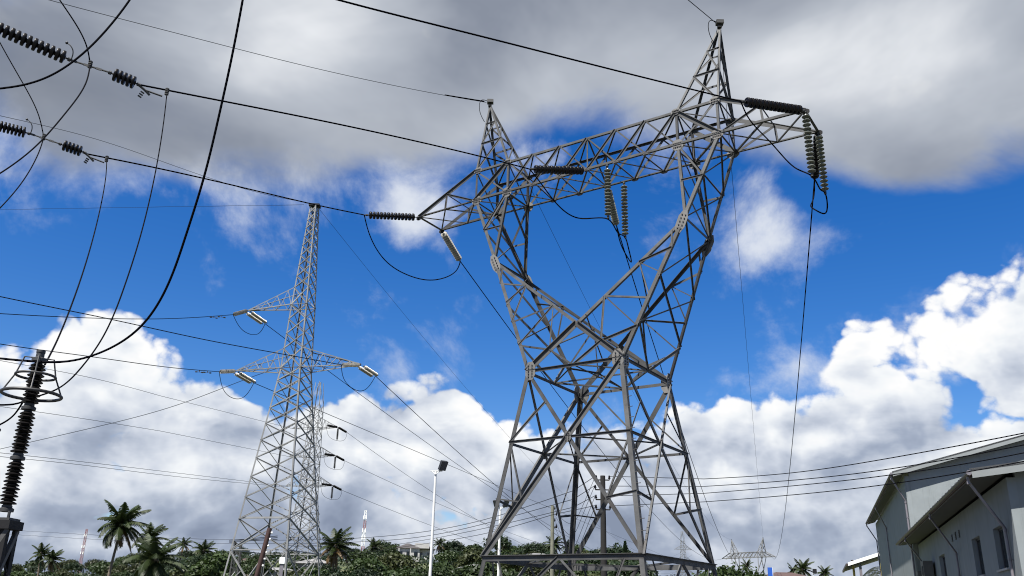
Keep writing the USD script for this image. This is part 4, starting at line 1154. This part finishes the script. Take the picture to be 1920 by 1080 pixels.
LEAF_A = leaf_mat('broad_leaf_green', (0.026, 0.044, 0.011), (0.058, 0.088, 0.019), (0.11, 0.135, 0.034))
LEAF_B = leaf_mat('broad_leaf_olive', (0.036, 0.044, 0.014), (0.070, 0.078, 0.024), (0.125, 0.125, 0.040))
LEAF_C = leaf_mat('broad_leaf_dark', (0.014, 0.027, 0.009), (0.030, 0.050, 0.014), (0.060, 0.082, 0.024))
FROND = leaf_mat('palm_frond_green', (0.022, 0.034, 0.009), (0.046, 0.060, 0.015), (0.095, 0.105, 0.026))
FROND_DRY = leaf_mat('dry_palm_frond', (0.10, 0.060, 0.020), (0.16, 0.095, 0.030), (0.22, 0.15, 0.05))
BARK = mat('grey_brown_bark', (0.12, 0.095, 0.07), 0.9, 0, 0.3, 6.0, bump=.4)


def broadleaf(name, base, H, R, seed, leaf, n_clump, label, group, squash=.75, size=.30):
    rng = np.random.default_rng(seed)
    T = Thing(name, base, label, 'tree', group); b0 = np.array(base, float)
    th = H * .42
    tr = [b0 + (0, 0, -.6), b0 + (rng.normal(0, .1), 0, th * .5), b0 + (rng.normal(0, .2), rng.normal(0, .2), th)]
    trunk = T.add('trunk', tube(spline(tr, 4), np.linspace(.20, .13, 9) * R / 2.6, 7), BARK, smooth=True)
    top = tr[-1]; cen = b0 + (0, 0, H - R * squash)
    lumps = []
    for k in range(n_clump):
        dv = rng.normal(size=3); dv /= np.linalg.norm(dv); dv[2] = abs(dv[2]) * 1.1 - .35
        rad = R * (.35 + .62 * rng.random() ** .6)
        c = cen + dv * rad * (1, 1, squash); lumps.append((c, R * rng.uniform(.20, .40)))
    for k in range(5):
        c, r_ = lumps[k * len(lumps) // 5]
        T.add('limb', tube(spline([top - (0, 0, th * .2), lerp(top, c, .5) + (0, 0, .2), c], 4), np.linspace(.09, .03, 9) * R / 2.6, 5), BARK, smooth=True, under=None)
    V, F, n = [], [], 0
    for c, r_ in lumps:
        m = int(34 * (r_ / (R * .3)) ** 2)
        d3 = rng.normal(size=(m, 3)); d3 /= np.linalg.norm(d3, axis=1)[:, None]
        pos = c + d3 * r_ * rng.uniform(.55, 1.08, (m, 1)) * (1, 1, .8)
        nrm = d3 * .8 + rng.normal(0, .6, (m, 3)); nrm[:, 2] += .35; nrm /= np.linalg.norm(nrm, axis=1)[:, None]
        t1 = np.cross(nrm, rng.normal(size=(m, 3))); t1 /= np.linalg.norm(t1, axis=1)[:, None]; t2 = np.cross(nrm, t1)
        s = size * rng.uniform(.6, 1.3, (m, 1))
        quad = np.stack([pos - t1 * s, pos + t2 * s * .55, pos + t1 * s, pos - t2 * s * .55], 1)
        V.append(quad.reshape(-1, 3)); q = n + np.arange(m)[:, None] * 4
        F += [q + np.array([[0, 1, 2]]), q + np.array([[0, 2, 3]])]; n += 4 * m
    T.add('crown', (np.vstack(V), np.vstack(F)), leaf)
    return T


def palm(base, H, spread, seed, label, group, nf=24, lean=.6, dry=4, wind=.25, name='coconut_palm'):
    rng = np.random.default_rng(seed)
    T = Thing(name, base, label, 'palm tree', group); b0 = np.array(base, float)
    az0 = rng.uniform(0, 6.28)
    ln = np.array([math.cos(az0), math.sin(az0), 0]) * lean
    pts = spline([b0 + (0, 0, -.5), b0 + ln * .15 + (0, 0, H * .35), b0 + ln * .6 + (0, 0, H * .72), b0 + ln + (0, 0, H)], 4)
    T.add('trunk', tube(pts, np.linspace(.22, .12, len(pts)), 8), BARK, smooth=True)
    top = pts[-1]
    T.add('crown_shaft', lathe([(.12, -.3), (.24, 0), (.20, .35), (.05, .7)], top, top + (0, 0, 1), 8), BARK, smooth=True)
    W = np.array([1., .2, 0]) * wind
    for k in range(nf):
        a = k * 2.39996 + rng.uniform(-.25, .25); up = 1.48 - 2.35 * (k / nf) ** 1.05 + rng.uniform(-.12, .12)
        isdry = k >= nf - dry
        L = spread * rng.uniform(.82, 1.08) * (.9 if isdry else 1)
        dv = np.array([math.cos(a), math.sin(a), 0]); n = 9
        P_ = [top]; ang = up
        for i in range(n):
            st = dv * math.cos(ang) + np.array([0, 0, math.sin(ang)]) + W * (i / n); st /= np.linalg.norm(st)
            P_.append(P_[-1] + st * L / n); ang -= ((.085 if k < nf * .3 else .125) + .05 * rng.random()) * (1.0 if not isdry else .8) * (1 if ang > -1.35 else 0)
        P_ = np.array(P_); tan = np.gradient(P_, axis=0); tan /= np.linalg.norm(tan, axis=1)[:, None]
        sd = np.cross(tan, (0, 0, 1.)); sd /= np.linalg.norm(sd, axis=1)[:, None] + 1e-9
        V, F, m = [], [], 0
        # midrib
        for i in range(n):
            w = .045 * (1 - i / n) + .012
            q = [P_[i] - sd[i] * w, P_[i] + sd[i] * w, P_[i + 1] + sd[i + 1] * w * .8, P_[i + 1] - sd[i + 1] * w * .8]
            V += q; F += [(m, m + 1, m + 2), (m, m + 2, m + 3)]; m += 4
        nl = 32
        for i in range(nl):
            t = .12 + .86 * i / nl; x_ = t * n; i0 = min(int(x_), n - 1); p = lerp(P_[i0], P_[i0 + 1], x_ - i0)
            ll = L * .24 * math.sin(math.pi * min(1, .18 + t * .80)) ** .7 * rng.uniform(.85, 1.1)
            for s in (-1, 1):
                droop = -.55 - .35 * rng.random() - (.4 if isdry else 0)
                dvv = unit(sd[i0] * s * .85 + tan[i0] * .55 + np.array([0, 0, droop]) + W * .5)
                e = p + dvv * ll; wv = tan[i0] * .060 * spread / 3
                V += [p - wv, p + wv, e + wv * .35, e - wv * .35]; F += [(m, m + 1, m + 2), (m, m + 2, m + 3)]; m += 4
        T.add('frond', (np.array(V), np.array(F)), FROND_DRY if isdry else FROND)
    for k in range(5):
        a = k * 1.26; T.add('coconut', trimesh.creation.icosphere(1, .13).apply_translation(top + (.26 * math.cos(a), .26 * math.sin(a), -.12)), BARK, smooth=True)
    return T


def palm_at(px, py, y, spread, seed, label, group=None, **kw):
    c = at(px, py, y); g0 = float(height(c[0], c[1]))
    return palm((c[0], c[1], g0), max(1.5, c[2] - g0), spread, seed, label, group, **kw)


GP = 'coconut palms among the trees of the hillside'
p1 = palm_at(219, 984, 110, 3.9, 11, 'tallest coconut palm rising well above the trees at the lower left', nf=36, dry=6, wind=.3)
p2 = palm_at(287, 1050, 92, 3.7, 12, 'broad coconut palm low down, just right of the tallest palm', nf=26, dry=2)
p3 = palm_at(277, 1012, 118, 3.0, 13, 'windblown coconut palm standing behind the broad one', nf=22, dry=1, wind=.5)
p4 = palm_at(627, 1026, 140, 3.9, 14, 'coconut palm with hanging brown fronds right of the slender pale pylon', nf=24, dry=7, wind=.3)
for k, (px, py, y, R_, lab) in enumerate((
        (80, 1040, 150, 2.6, 'small coconut palm nearest the left edge of the photo'),
        (110, 1050, 140, 2.2, 'small coconut palm just right of the one nearest the left edge'),
        (341, 1022, 210, 2.4, 'slim far palm on the ridge left of the slender pale pylon'),
        (383, 1034, 190, 3.1, 'rounded palm on the ridge just left of the slender pale pylon'),
        (704, 1026, 230, 3.2, 'upright palm on the ridge beside the red and white mast'),
        (735, 1058, 150, 2.8, 'palm in front of the small brown house'),
        (825, 1020, 270, 2.9, 'far palm just right of the tall white floodlight pole'),
        (1040, 1022, 230, 3.2, 'palm beside the concrete pole seen between the pylon legs'),
        (1062, 1026, 230, 2.7, 'palm behind the dark far leg of the Y-shaped pylon'),
        (1515, 1068, 190, 3.0, 'tallest of the small palms right of the blue board'),
        (1495, 1073, 200, 2.4, 'small palm just left of the tallest by the blue board'),
        (1548, 1076, 190, 2.2, 'small palm close to the open shed'),
        (1398, 1062, 215, 2.3, 'palm behind the far white pylon'),
        )):
    palm_at(px, py, y, R_, 40 + k * 3, lab, nf=(20, 24, 18, 26)[k % 4], dry=(1, 3, 5, 2)[k % 4], wind=(.2, .5, .1, .35)[k % 4], lean=(.4, 1.1, .8, .2)[k % 4])

rng = random.Random(7)
T_A = broadleaf('broadleaf_tree', (-30, 96, float(height(-30, 96))), 6.5, 3.0, 21, LEAF_A, 60, 'leafy green tree at the foot of the hill below the tallest palm', 'green trees massed on the hillside')
T_B = broadleaf('olive_tree', (-5, 150, float(height(-5, 150))), 7.5, 3.3, 22, LEAF_B, 60, 'olive green tree on the hillside, one of many', 'olive green trees massed on the hillside', .85)
T_C = broadleaf('dark_tree', (-2, 240, float(height(-2, 240))), 8.0, 3.6, 23, LEAF_C, 66, 'dark round crowned tree on the hillside, one of many', 'dark trees massed on the hillside', .7)
T_D = broadleaf('bushy_tree', (22, 60, 0), 4.6, 2.6, 24, LEAF_A, 80, 'dense green bush beside the right foot of the Y-shaped pylon', None, .8, .20)
UNLIKE = {T_A: ('green leafy tree in the massed planting of the hillside', 'green trees massed on the hillside'), T_B: ('olive green tree on the hillside, one of many', 'olive green trees massed on the hillside'), T_C: ('dark round crowned tree on the hillside, one of many', 'dark trees massed on the hillside')}
tag(T_A.prim, 'leafy green tree low down between the two right palms of the lower left'); tag(T_B.prim, 'olive green tree low down to the right of the slender pylon'); tag(T_C.prim, 'dark round tree half hidden behind the tall floodlight pole')
HT = {T_A: 6.5, T_B: 7.5, T_C: 8.0, T_D: 4.6}
SKYLINE = [(-60, 1062), (0, 1056), (60, 1058), (110, 1052), (160, 1045), (200, 1042), (250, 1035), (330, 1040), (360, 1032), (420, 1030), (470, 1028), (540, 1030), (600, 1030), (650, 1022), (690, 1024), (740, 1018), (780, 1035), (830, 1022), (880, 1019), (930, 1024), (970, 1020), (1000, 1018), (1040, 1026), (1090, 1026), (1120, 1032), (1160, 1020), (1186, 1022), (1200, 1068), (1250, 1074), (1340, 1074), (1420, 1070), (1560, 1080)]
sx, sy = zip(*SKYLINE)


def plant(src, px, py, y, s=None, lab=None, grp=None, yw=None, cat='tree'):
    c = at(px, py, y); g0 = float(height(c[0], c[1]))
    if s is None: s = min(max((c[2] - g0) / HT[src], .55), 1.7)
    copy_of(src, (c[0], c[1], c[2] - HT[src] * s), rng.uniform(0, 6.28) if yw is None else yw, (s * rng.uniform(.95, 1.25), s * rng.uniform(.95, 1.25), s), lab or UNLIKE[src][0], cat, grp or (UNLIKE[src][1] if src in UNLIKE else None))


spots = []
for y, n, drop in ((300, 26, 0), (265, 24, 4), (225, 22, 8), (190, 20, 14), (160, 18, 20), (130, 16, 26), (108, 14, 34), (90, 10, 44)):
    for k in range(n):
        px = -40 + 1240 * (k + rng.uniform(.1, .9)) / n
        py = np.interp(px, sx, sy) + drop + rng.uniform(-10, 10)
        if y > 240 and 745 < px < 815: continue                 # the villa looks out of a gap
        spots.append((rng.choice([T_A, T_B, T_C, T_A] if y < 200 else [T_B, T_C, T_C, T_A]), px, py, y + rng.uniform(-12, 12), 'on the ridge' if y > 240 else 'on the slope' if y > 140 else 'low down'))
for k in range(14):                                              # lower growth to the right of the hill
    px = 1200 + 370 * (k + rng.random()) / 14
    spots.append((rng.choice([T_B, T_C]), px, np.interp(px, sx, sy) + rng.uniform(2, 10), rng.uniform(190, 260), 'far off'))
ZONES = [(0, 'at the left edge'), (175, 'left of the tallest palm'), (420, 'right of the tallest palm'), (610, 'behind the slender pylon'), (810, 'left of the floodlight pole'), (905, 'right of the floodlight pole'), (1060, 'behind the near left legs'), (1215, 'behind the near right legs'), (9999, 'towards the building')]
KINDS = {T_A: 'green trees', T_B: 'olive trees', T_C: 'dark trees'}
ORD = [w_ + ' from left' for w_ in 'first second third fourth fifth sixth seventh eighth ninth tenth eleventh twelfth'.split()]; ORD[0] = 'leftmost'
bins = {}
for s_ in spots: bins.setdefault((s_[0], s_[4], next(z_ for lim, z_ in ZONES if s_[1] < lim)), []).append(s_)
for (src, row, zone), lst in bins.items():
    lst.sort(key=lambda q: q[1])
    for i, s_ in enumerate(lst):
        lab = f'{KINDS[src][:-1]} {row} {zone}' if len(lst) == 1 else f'{ORD[min(i, 11)]} of the {KINDS[src]} {row} {zone}'
        plant(src, s_[1], s_[2], s_[3], lab=lab, grp=f'{KINDS[src]} {row} {zone}')
plant(T_C, 1003, 1016, 285, .95, 'round dark dome-shaped tree on the ridge between the pylon legs', None)
plant(T_C, 1150, 1020, 175, 1.2, 'tall dark tree at the right end of the wooded ridge', None)
plant(T_A, 1172, 1036, 150, 1.05, 'green tree at the right end of the ridge, in front of a taller dark one', None)
c = at(1358, 1052, 72)
T_D.t.Set(Gf.Vec3d(c[0], c[1], max(c[2] - 4.6, -.3)))
plant(T_D, 1385, 1060, 78, .9, 'bush in front of the far white pylon, second from the Y-shaped pylon')
plant(T_D, 1425, 1070, 82, .8, 'smaller bush just left of the blue board')
cyp = at(1172, 1016, 168)


def conifer(c, H, label):
    T = Thing('conifer', (c[0], c[1], c[2] - H), label, 'tree'); r_ = np.random.default_rng(5); b0 = T.base
    T.add('trunk', tube([b0, b0 + (0, 0, H * .9)], np.array([.14, .04]), 6), BARK)
    V, F, n = [], [], 0
    for i in range(900):
        t = r_.random() ** .8; a = r_.uniform(0, 6.28); rad = .75 * (1 - t) ** .6 * r_.uniform(.5, 1) + .05
        p = b0 + (rad * math.cos(a), rad * math.sin(a), H * (.08 + .92 * t)); w = r_.normal(size=3) * .10; u_ = np.array([math.cos(a) * .15, math.sin(a) * .15, .28])
        V += [p - w, p + u_, p + w, p - u_ * .6]; F += [(n, n + 1, n + 2), (n, n + 2, n + 3)]; n += 4
    T.add('crown', (np.array(V), np.array(F)), LEAF_C)


conifer(cyp, 8.0, 'thin pointed conifer at the right end of the wooded ridge')
UNDER = Thing('undergrowth', (0, 100, 0), None, None); stage.RemovePrim(UNDER.path)
V, F, n = [], [], 0
r_ = np.random.default_rng(3)
for i in range(50000):
    y = r_.uniform(75, 330); x_ = r_.uniform(-.72, .22) * y
    h0 = float(0); p = np.array([x_, y, 0.]); V.append(p)
P0 = np.array(V); P0[:, 2] = height(P0[:, 0], P0[:, 1])
m = len(P0); sz = r_.uniform(.16, .42, (m, 1)); nr = r_.normal(size=(m, 3)); nr[:, 2] = abs(nr[:, 2]) + .3; nr /= np.linalg.norm(nr, axis=1)[:, None]
t1 = np.cross(nr, r_.normal(size=(m, 3))); t1 /= np.linalg.norm(t1, axis=1)[:, None]; t2 = np.cross(nr, t1)
P0 = P0 + (0, 0, 1) * r_.uniform(.2, 2.2, (m, 1))
quad = np.stack([P0 - t1 * sz, P0 + t2 * sz * .6, P0 + t1 * sz, P0 - t2 * sz * .6], 1).reshape(-1, 3); q = np.arange(m)[:, None] * 4
o = usdkit.mesh(stage, '/World/undergrowth', (quad, np.vstack([q + np.array([[0, 1, 2]]), q + np.array([[0, 2, 3]])])), LEAF_C)
tag(o.GetPrim(), 'low scrub covering the ground between the hillside trees', 'scrub', None, 'stuff')


# ------------------------------------------------------------------ poles, masts, houses, boards
POLE_WHITE = mat('white_painted_steel', (0.6, 0.6, 0.585), 0.45, 0, 0.06, 1.0)
WOOD = mat('creosoted_wood', (0.010, 0.009, 0.008), 0.9, 0, 0.3, 5.0, bump=.3)
CONC_POLE = mat('lichened_concrete', (0.17, 0.17, 0.13), 0.9, 0, 0.3, 2.5, bump=.3, stain=(.12, .13, .08), stain_scale=1.2)
LAMP = mat('black_lamp_casing', (0.02, 0.02, 0.022), 0.35, 0, 0.15)
RED = mat('mast_red', (0.26, 0.12, 0.12), 0.6, 0, 0.1); RUST = mat('red_brown_oxide', (0.035, 0.014, 0.011), 0.7, 0, 0.3, 3.0)


def flood_pole(px, py, y, heads, label, r=.072):
    c = at(px, py, y); b0 = np.array([c[0], y, 0.]); H = c[2]
    T = Thing('floodlight_pole', b0, label, 'light pole')
    T.add('pole', lathe([(r * 1.15, 0), (r * .72, H), (0, H)], b0, b0 + EZ, 14), POLE_WHITE, smooth=40)
    T.add('base_plate', block(b0 - (.25, .25, .02), b0 + (.25, .25, .03)), STEEL)
    t = b0 + EZ * H
    T.add('cross_arm', box_between(t + (-.24, 0, .03), t + (.30, 0, .03), .06, .05), POLE_WHITE)
    T.add('brace', cat_mesh([rod(t + (-.02, -.08, -.14), t + (.2, -.02, .01), .016), rod(t + (-.02, -.08, -.14), t + (-.16, -.02, .01), .016)]), POLE_WHITE)
    for k, (dx, tilt) in enumerate(heads):
        a = t + (dx, 0, .10); ax = unit((.45 * tilt, -.5, -.35))
        sx_ = unit(np.cross(ax, (0, 0, 1.))); up = np.cross(sx_, ax)
        prof = [(-.17, -.13), (.17, -.13), (.17, .30), (-.17, .30)]
        cc = a + up * .10
        vv, ff = prism(prof, cc - ax * .07, cc + ax * .07, sx_, up, [(0, 1, 2), (0, 2, 3)])
        m = trimesh.Trimesh(vv, ff, process=False)
        if m.volume < 0: m.invert()
        l = T.add('lamp_head', m, LAMP)
        vv, ff = prism([(-.15, -.11), (.15, -.11), (.15, .28), (-.15, .28)], cc + ax * .072, cc + ax * .078, sx_, up, [(0, 1, 2), (0, 2, 3)])
        T.add('lens', (vv, ff), FRAME, under=l)
        T.add('yoke', tube([t + (dx, 0, .05), a - sx_ * .2 - up * .02, a - sx_ * .2 + up * .12], .016, 6), POLE_WHITE)


flood_pole(817, 884, 40, [(.27, .9)], 'tall white floodlight pole with a single black lamp left of the Y-shaped pylon')
flood_pole(938, 952, 58, [(-.22, -.6), (.30, .8)], 'white floodlight pole with two black lamps seen between the pylon legs', .10)


def insulator_pin(T, p, ax=(0, 0, 1.), r=.07):
    T.add('pin_insulator', lathe([(0, 0), (.03, 0), (.03, .06), (r, .08), (r * .9, .12), (r * .6, .13), (r * .75, .18), (r * .4, .24), (0, .25)], p, np.asarray(p) + ax, 10), BROWN_DISC, smooth=40)


# dark wooden pole with cross arms, and the concrete pole next to it
c = at(1130, 892, 46); DP = np.array([c[0], 46., 0]); DH = c[2]
dp = Thing('utility_pole', DP, 'dark wooden utility pole with side insulators seen through the pylon body', 'utility pole')
dp.add('pole', tube([DP - (0, 0, .3), DP + (0, 0, DH)], np.array([.18, .13]), 12), WOOD, smooth=40)
dz_ = [(.12, .20), (.62, .25), (1.12, .22), (1.62, .22)]
for k, (dz0, out_) in enumerate(dz_):
    for s in (-1, 1):
        q = DP + (s * (.14 + out_), 0, DH - dz0 - .1)
        dp.add('cross_arm', box_between(DP + (s * .12, 0, DH - dz0 - .1), q, .05, .06), WOOD)
        insulator_pin(dp, q)
c = at(1036, 948, 62); CP = np.array([c[0], 62., 0]); CH = c[2]
cpole = Thing('utility_pole', CP, 'pale lichened concrete pole behind the dark wooden pole', 'utility pole')
cpole.add('pole', lathe([(.18, -.3), (.11, CH), (0, CH)], CP, CP + EZ, 12), CONC_POLE, smooth=40)
cpole.add('bracket', block(CP + (.10, -.1, CH - 1.5), CP + (.32, .1, CH - 1.4)), CAP)
for k in range(4): insulator_pin(cpole, CP + (.16 + .1 * (k % 2), -.12, CH - .3 - .4 * k), r=.06)
W4 = ('top', 'second', 'third', 'bottom')
lp = [[(1075, 920), (920, 971), (809, 995), (649, 1010), (440, 1012), (215, 1005), (37, 995), (-60, 990)], [(1075, 936), (920, 979), (800, 1005), (647, 1017), (440, 1019), (215, 1013), (37, 1003), (-60, 998)], [(1075, 951), (920, 988), (769, 1017), (640, 1034), (540, 1044)], [(1033, 966), (920, 998), (800, 1019), (700, 1034), (620, 1046)]]
rp = [[(1320, 898), (1490, 886), (1674, 858), (1920, 812), (2060, 783)], [(1320, 912), (1597, 889), (1790, 859), (1920, 834), (2060, 805)], [(1320, 925), (1674, 890), (1920, 849), (2060, 818)], [(1320, 941), (1665, 908), (1920, 865), (2060, 836)]]
for k, (dz0, out_) in enumerate(dz_):
    a = DP + (-(.17 + out_), 0, DH - dz0 + .1); b = DP + (.17 + out_, 0, DH - dz0 + .1)
    wire('service_wire', np.vstack([[a], along(lp[k], 48, 150 if k < 2 else 110)]), .016, f'{W4[k]} of four service wires running left from the dark wooden pole', 'power line', CABLE_THIN)
    wire('service_wire', np.vstack([[b], along(rp[k], 42, 22)]), .016, f'{W4[k]} of four service wires running right from the dark wooden pole', 'power line', CABLE)
    q = CP + (.22, -.1, CH - .35 - .4 * k)
    m_ = lerp(a, q, .5) - (0, 0, 1.6 + .25 * k)
    wire('drop_wire', spline([a, lerp(a, m_, .55) - (.1, 0, .4), m_, lerp(m_, q, .5) - (0, 0, .25), q], 10), .013, f'{W4[k]} of four slack wires hanging between the wooden and the concrete pole', 'power line', CABLE_THIN)


def mast(px, py, y, w, label, seg):
    c = at(px, py, y); g0 = float(height(c[0], y)); H = c[2] - g0; b0 = np.array([c[0], y, g0])
    T = Thing('radio_mast', b0, label, 'mast')
    n = 14; th = .24
    K = lambda i, j, t: b0 + (i * w * (1 - .45 * t), j * w * (1 - .45 * t), H * t)
    for k in range(n):
        m = RED if (k * seg // n) % 2 == seg % 2 - 0 or (k * seg // n) % 2 == 0 else WHITE
        t0, t1 = k / n, (k + 1) / n
        for i, j in ((-1, -1), (1, -1), (1, 1), (-1, 1)):
            T.add('leg', box_between(K(i, j, t0), K(i, j, t1), th, th), m)
        for (a, b) in (((-1, -1), (1, -1)), ((1, -1), (1, 1)), ((1, 1), (-1, 1)), ((-1, 1), (-1, -1))):
            T.add('brace', box_between(K(*a, t0), K(*b, t1), th * .7, th * .7), m); T.add('strut', box_between(K(*a, t1), K(*b, t1), th * .7, th * .7), m)
    for t in (.62, .72, .9): T.add('antenna', block(K(-1, -1, t) - (.5, .6, 1.2), K(-1, -1, t) + (.2, .1, 1.2)), WHITE); T.add('antenna', block(K(1, -1, t) - (.2, .6, 1.2), K(1, -1, t) + (.5, .1, 1.2)), WHITE)


mast(686, 957, 600, 1.1, 'red and white lattice radio mast right of the slender pale pylon', 6)
mast(163, 992, 900, 1.3, 'red and white lattice radio mast far off near the tallest palm', 5)

# houses on the hillside
HW = mat('white_house_wall', (0.42, 0.41, 0.39), 0.85, 0, 0.1, .8); HB = mat('brown_house_wall', (0.13, 0.085, 0.055), 0.85, 0, 0.2, .8); HC = mat('cream_house_wall', (0.24, 0.21, 0.165), 0.85, 0, 0.15, .8)
ROOFD = mat('dark_tile_roof', (0.05, 0.045, 0.045), 0.8, 0, 0.25, 2.0); ROOFL = mat('pale_sheet_roof', (0.20, 0.195, 0.19), 0.6, 0, 0.15, 1.0); ROOFR = mat('rust_sheet_roof', (0.09, 0.052, 0.045), 0.7, 0, 0.25, 1.0)


def house(px, py, y, w, dp_, h, rise, wall, roof, label, yaw=0.2, nwin=3, name='house', storeys=1):
    """py: where the eave is seen."""
    c = at(px, py, y); b0 = np.array([c[0], y, c[2] - h]); ca, sa = math.cos(yaw), math.sin(yaw); u = np.array([ca, sa, 0]); w_ = np.array([-sa, ca, 0])
    T = Thing(name, b0, label, 'house')

    def blk(x0, x1, y0, y1, z0, z1_):
        bx_ = trimesh.creation.box((1, 1, 1)); vv = np.array([b0 + u * (x0 + (x1 - x0) * (q[0] + .5)) + w_ * (y0 + (y1 - y0) * (q[1] + .5)) + EZ * (z0 + (z1_ - z0) * (q[2] + .5)) for q in bx_.vertices])
        return trimesh.Trimesh(vv, bx_.faces, process=False)
    wl = T.add('wall', blk(-w / 2, w / 2, 0, dp_, -2.5, h), wall)
    o = .5
    e = [(-w / 2 - o, -o), (w / 2 + o, -o), (w / 2 + o, dp_ + o), (-w / 2 - o, dp_ + o)]; rd = [(-w / 2 + dp_ * .42, dp_ / 2), (w / 2 - dp_ * .42, dp_ / 2)]
    vv = np.array([b0 + u * a + w_ * b + EZ * (h + .02) for a, b in e] + [b0 + u * a + w_ * b + EZ * (h + rise) for a, b in rd])
    T.add('roof', (vv, np.array([(0, 1, 5), (0, 5, 4), (1, 2, 5), (2, 3, 4), (2, 4, 5), (3, 0, 4), (0, 2, 1), (0, 3, 2)])), roof)
    for st in range(storeys):
        z0 = h - 2.3 - st * 2.9
        for k in range(nwin):
            x0 = -w / 2 + w * (k + .5) / nwin
            f = T.add('window', blk(x0 - .55, x0 + .55, -.05, .0 - .004, z0, z0 + 1.4), FRAME)
            T.add('pane', blk(x0 - .45, x0 + .45, -.06, -.052, z0 + .1, z0 + 1.3), GLASS, under=f)
        if storeys > 1:
            b = T.add('balcony', blk(-w / 2 + .3, w * .1, -1.4, -.004, z0 - .9, z0 - .7), wall)
            T.add('railing', blk(-w / 2 + .3, w * .1, -1.42, -1.36, z0 - .698, z0 + .1), wall, under=b)
    return T, blk, h


vt, vb, vh = house(766, 1028, 262, 6.5, 7, 6.0, 1.6, HW, ROOFD, 'white villa with dark hipped roofs on the ridge, its left wing', .15, 3, storeys=2, name='villa')
vt.add('column', vb(-2.9, -2.6, -1.4, -1.1, .9, 5.9), HW); vt.add('column', vb(.4, .7, -1.4, -1.1, .9, 5.9), HW)
vt.add('upper_roof', (lambda b: b)(vb(2.0, 6.0, 1.0, 6.0, 6.2, 7.6)), HW)
house(797, 1030, 266, 5.2, 7, 5.5, 1.9, HW, ROOFD, 'right wing of the white villa on the ridge beside the floodlight pole', .15, 2, storeys=2, name='villa')
house(733, 1061, 150, 4.6, 5, 3.0, 1.0, HB, ROOFL, 'small brown house with a pale roof edge below the villa', -.2, 1)
house(466, 1053, 170, 6, 5, 2.8, .7, HC, ROOFR, 'low cream house seen through the left foot of the slender pylon', .1, 2)
house(584, 1056, 165, 5.5, 5, 3.0, .9, HC, ROOFL, 'cream house with a pale roof behind the right foot of the slender pylon', -.1, 3)
house(512, 1069, 140, 6, 5, 2.8, .5, HW, ROOFL, 'white walled house low behind the middle of the slender pylon', 0, 4)
house(1012, 1043, 200, 7, 6, 2.8, .8, HC, ROOFL, 'house with a pale roof edge just above the belt of the Y-shaped pylon', .1, 3)
house(1484, 1083, 160, 8, 6, 2.8, 1.0, HB, ROOFR, 'red brown roofed house below the small palms at the right', .1, 3)
house(896, 1066, 120, 4.5, 4, 2.6, .6, HW, ROOFL, 'small white house by the left foot of the Y-shaped pylon', .1, 2)

BLUE = mat('blue_board_paint', (0.02, 0.09, 0.42), 0.5, 0, 0.1)
c = at(1443, 1064, 70); T = Thing('blue_board', (c[0], 70, 0), 'narrow upright blue board below the far white pylon', 'board')
T.add('panel', block((c[0] - .17, 69.9, c[2] - 2.2), (c[0] + .17, 70, c[2])), BLUE); T.add('frame', block((c[0] + .172, 69.88, c[2] - 2.2), (c[0] + .20, 70.02, c[2] + .01)), WHITE); T.add('post', rod((c[0], 70.08, 0), (c[0], 70.08, c[2] - .1), .05), STEEL)
c = at(1527, 1069, 80); T = Thing('black_lamp_board', (c[0], 80, 0), 'small black and white board on a white post among the right hand palms', 'board')
T.add('panel', block((c[0] - .17, 79.9, c[2] - .28), (c[0] + .17, 80, c[2] + .1)), LAMP); T.add('frame', block((c[0] - .2, 79.93, c[2] - .34), (c[0] + .12, 79.97, c[2] - .29)), WHITE); T.add('post', rod((c[0] - .1, 80, 0), (c[0] - .1, 80, c[2] - .3), .04), POLE_WHITE)
# rusty leaning pole and the white box inside the slender pylon
a, b = at(480, 1085, 57), at(506, 990, 57)
T = Thing('rusty_pole', (a[0], 57, 0), 'leaning red brown pole inside the base of the slender pylon', 'pole')
q = a + (b - a) * (a[2] / (a[2] - b[2]))
T.add('pole', tube([q, b], np.array([.15, .15]), 10), RUST, smooth=40)
for k in range(6): 
    p = lerp(a, b, .25 + .13 * k); T.add('insulator', lathe([(0, 0), (.05, 0), (.07, .04), (.05, .1), (0, .1)], p + (.18, -.05, 0), p + (.5, -.1, .1), 8), WHITE)
c = at(531, 1045, 56); T = Thing('meter_box', (c[0], 56, 0), 'white box on a stand in front of the slender pylon', 'box')
T.add('box', block((c[0] - .16, 55.8, c[2] - .38), (c[0] + .16, 56, c[2])), WHITE); T.add('post', block((c[0] - .1, 55.85, 0), (c[0] + .1, 55.95, c[2] - .385)), PIPE)
# slim lattice gantry leg beside the slender pylon, with its bundle of wires
gl = at(447, 1015, 75)
GT, GK, GU, GV = square_tower('gantry_column', (gl[0], 75, 0), .1, 'slim lattice gantry column left of the foot of the slender pylon', [(0, .42), (gl[2], .30)], [(0, gl[2], 9)], [], gl[2], STEEL, .09)
for k in range(3):
    wire('gantry_conductor', along([(430, 1013 + 2 * k), (470, 1010 + 2 * k), (520, 1005 + 3 * k)], 74, 60), .022, ('top', 'middle', 'lowest')[k] + ' of three thick conductors from the gantry column into the slender pylon', 'power line')
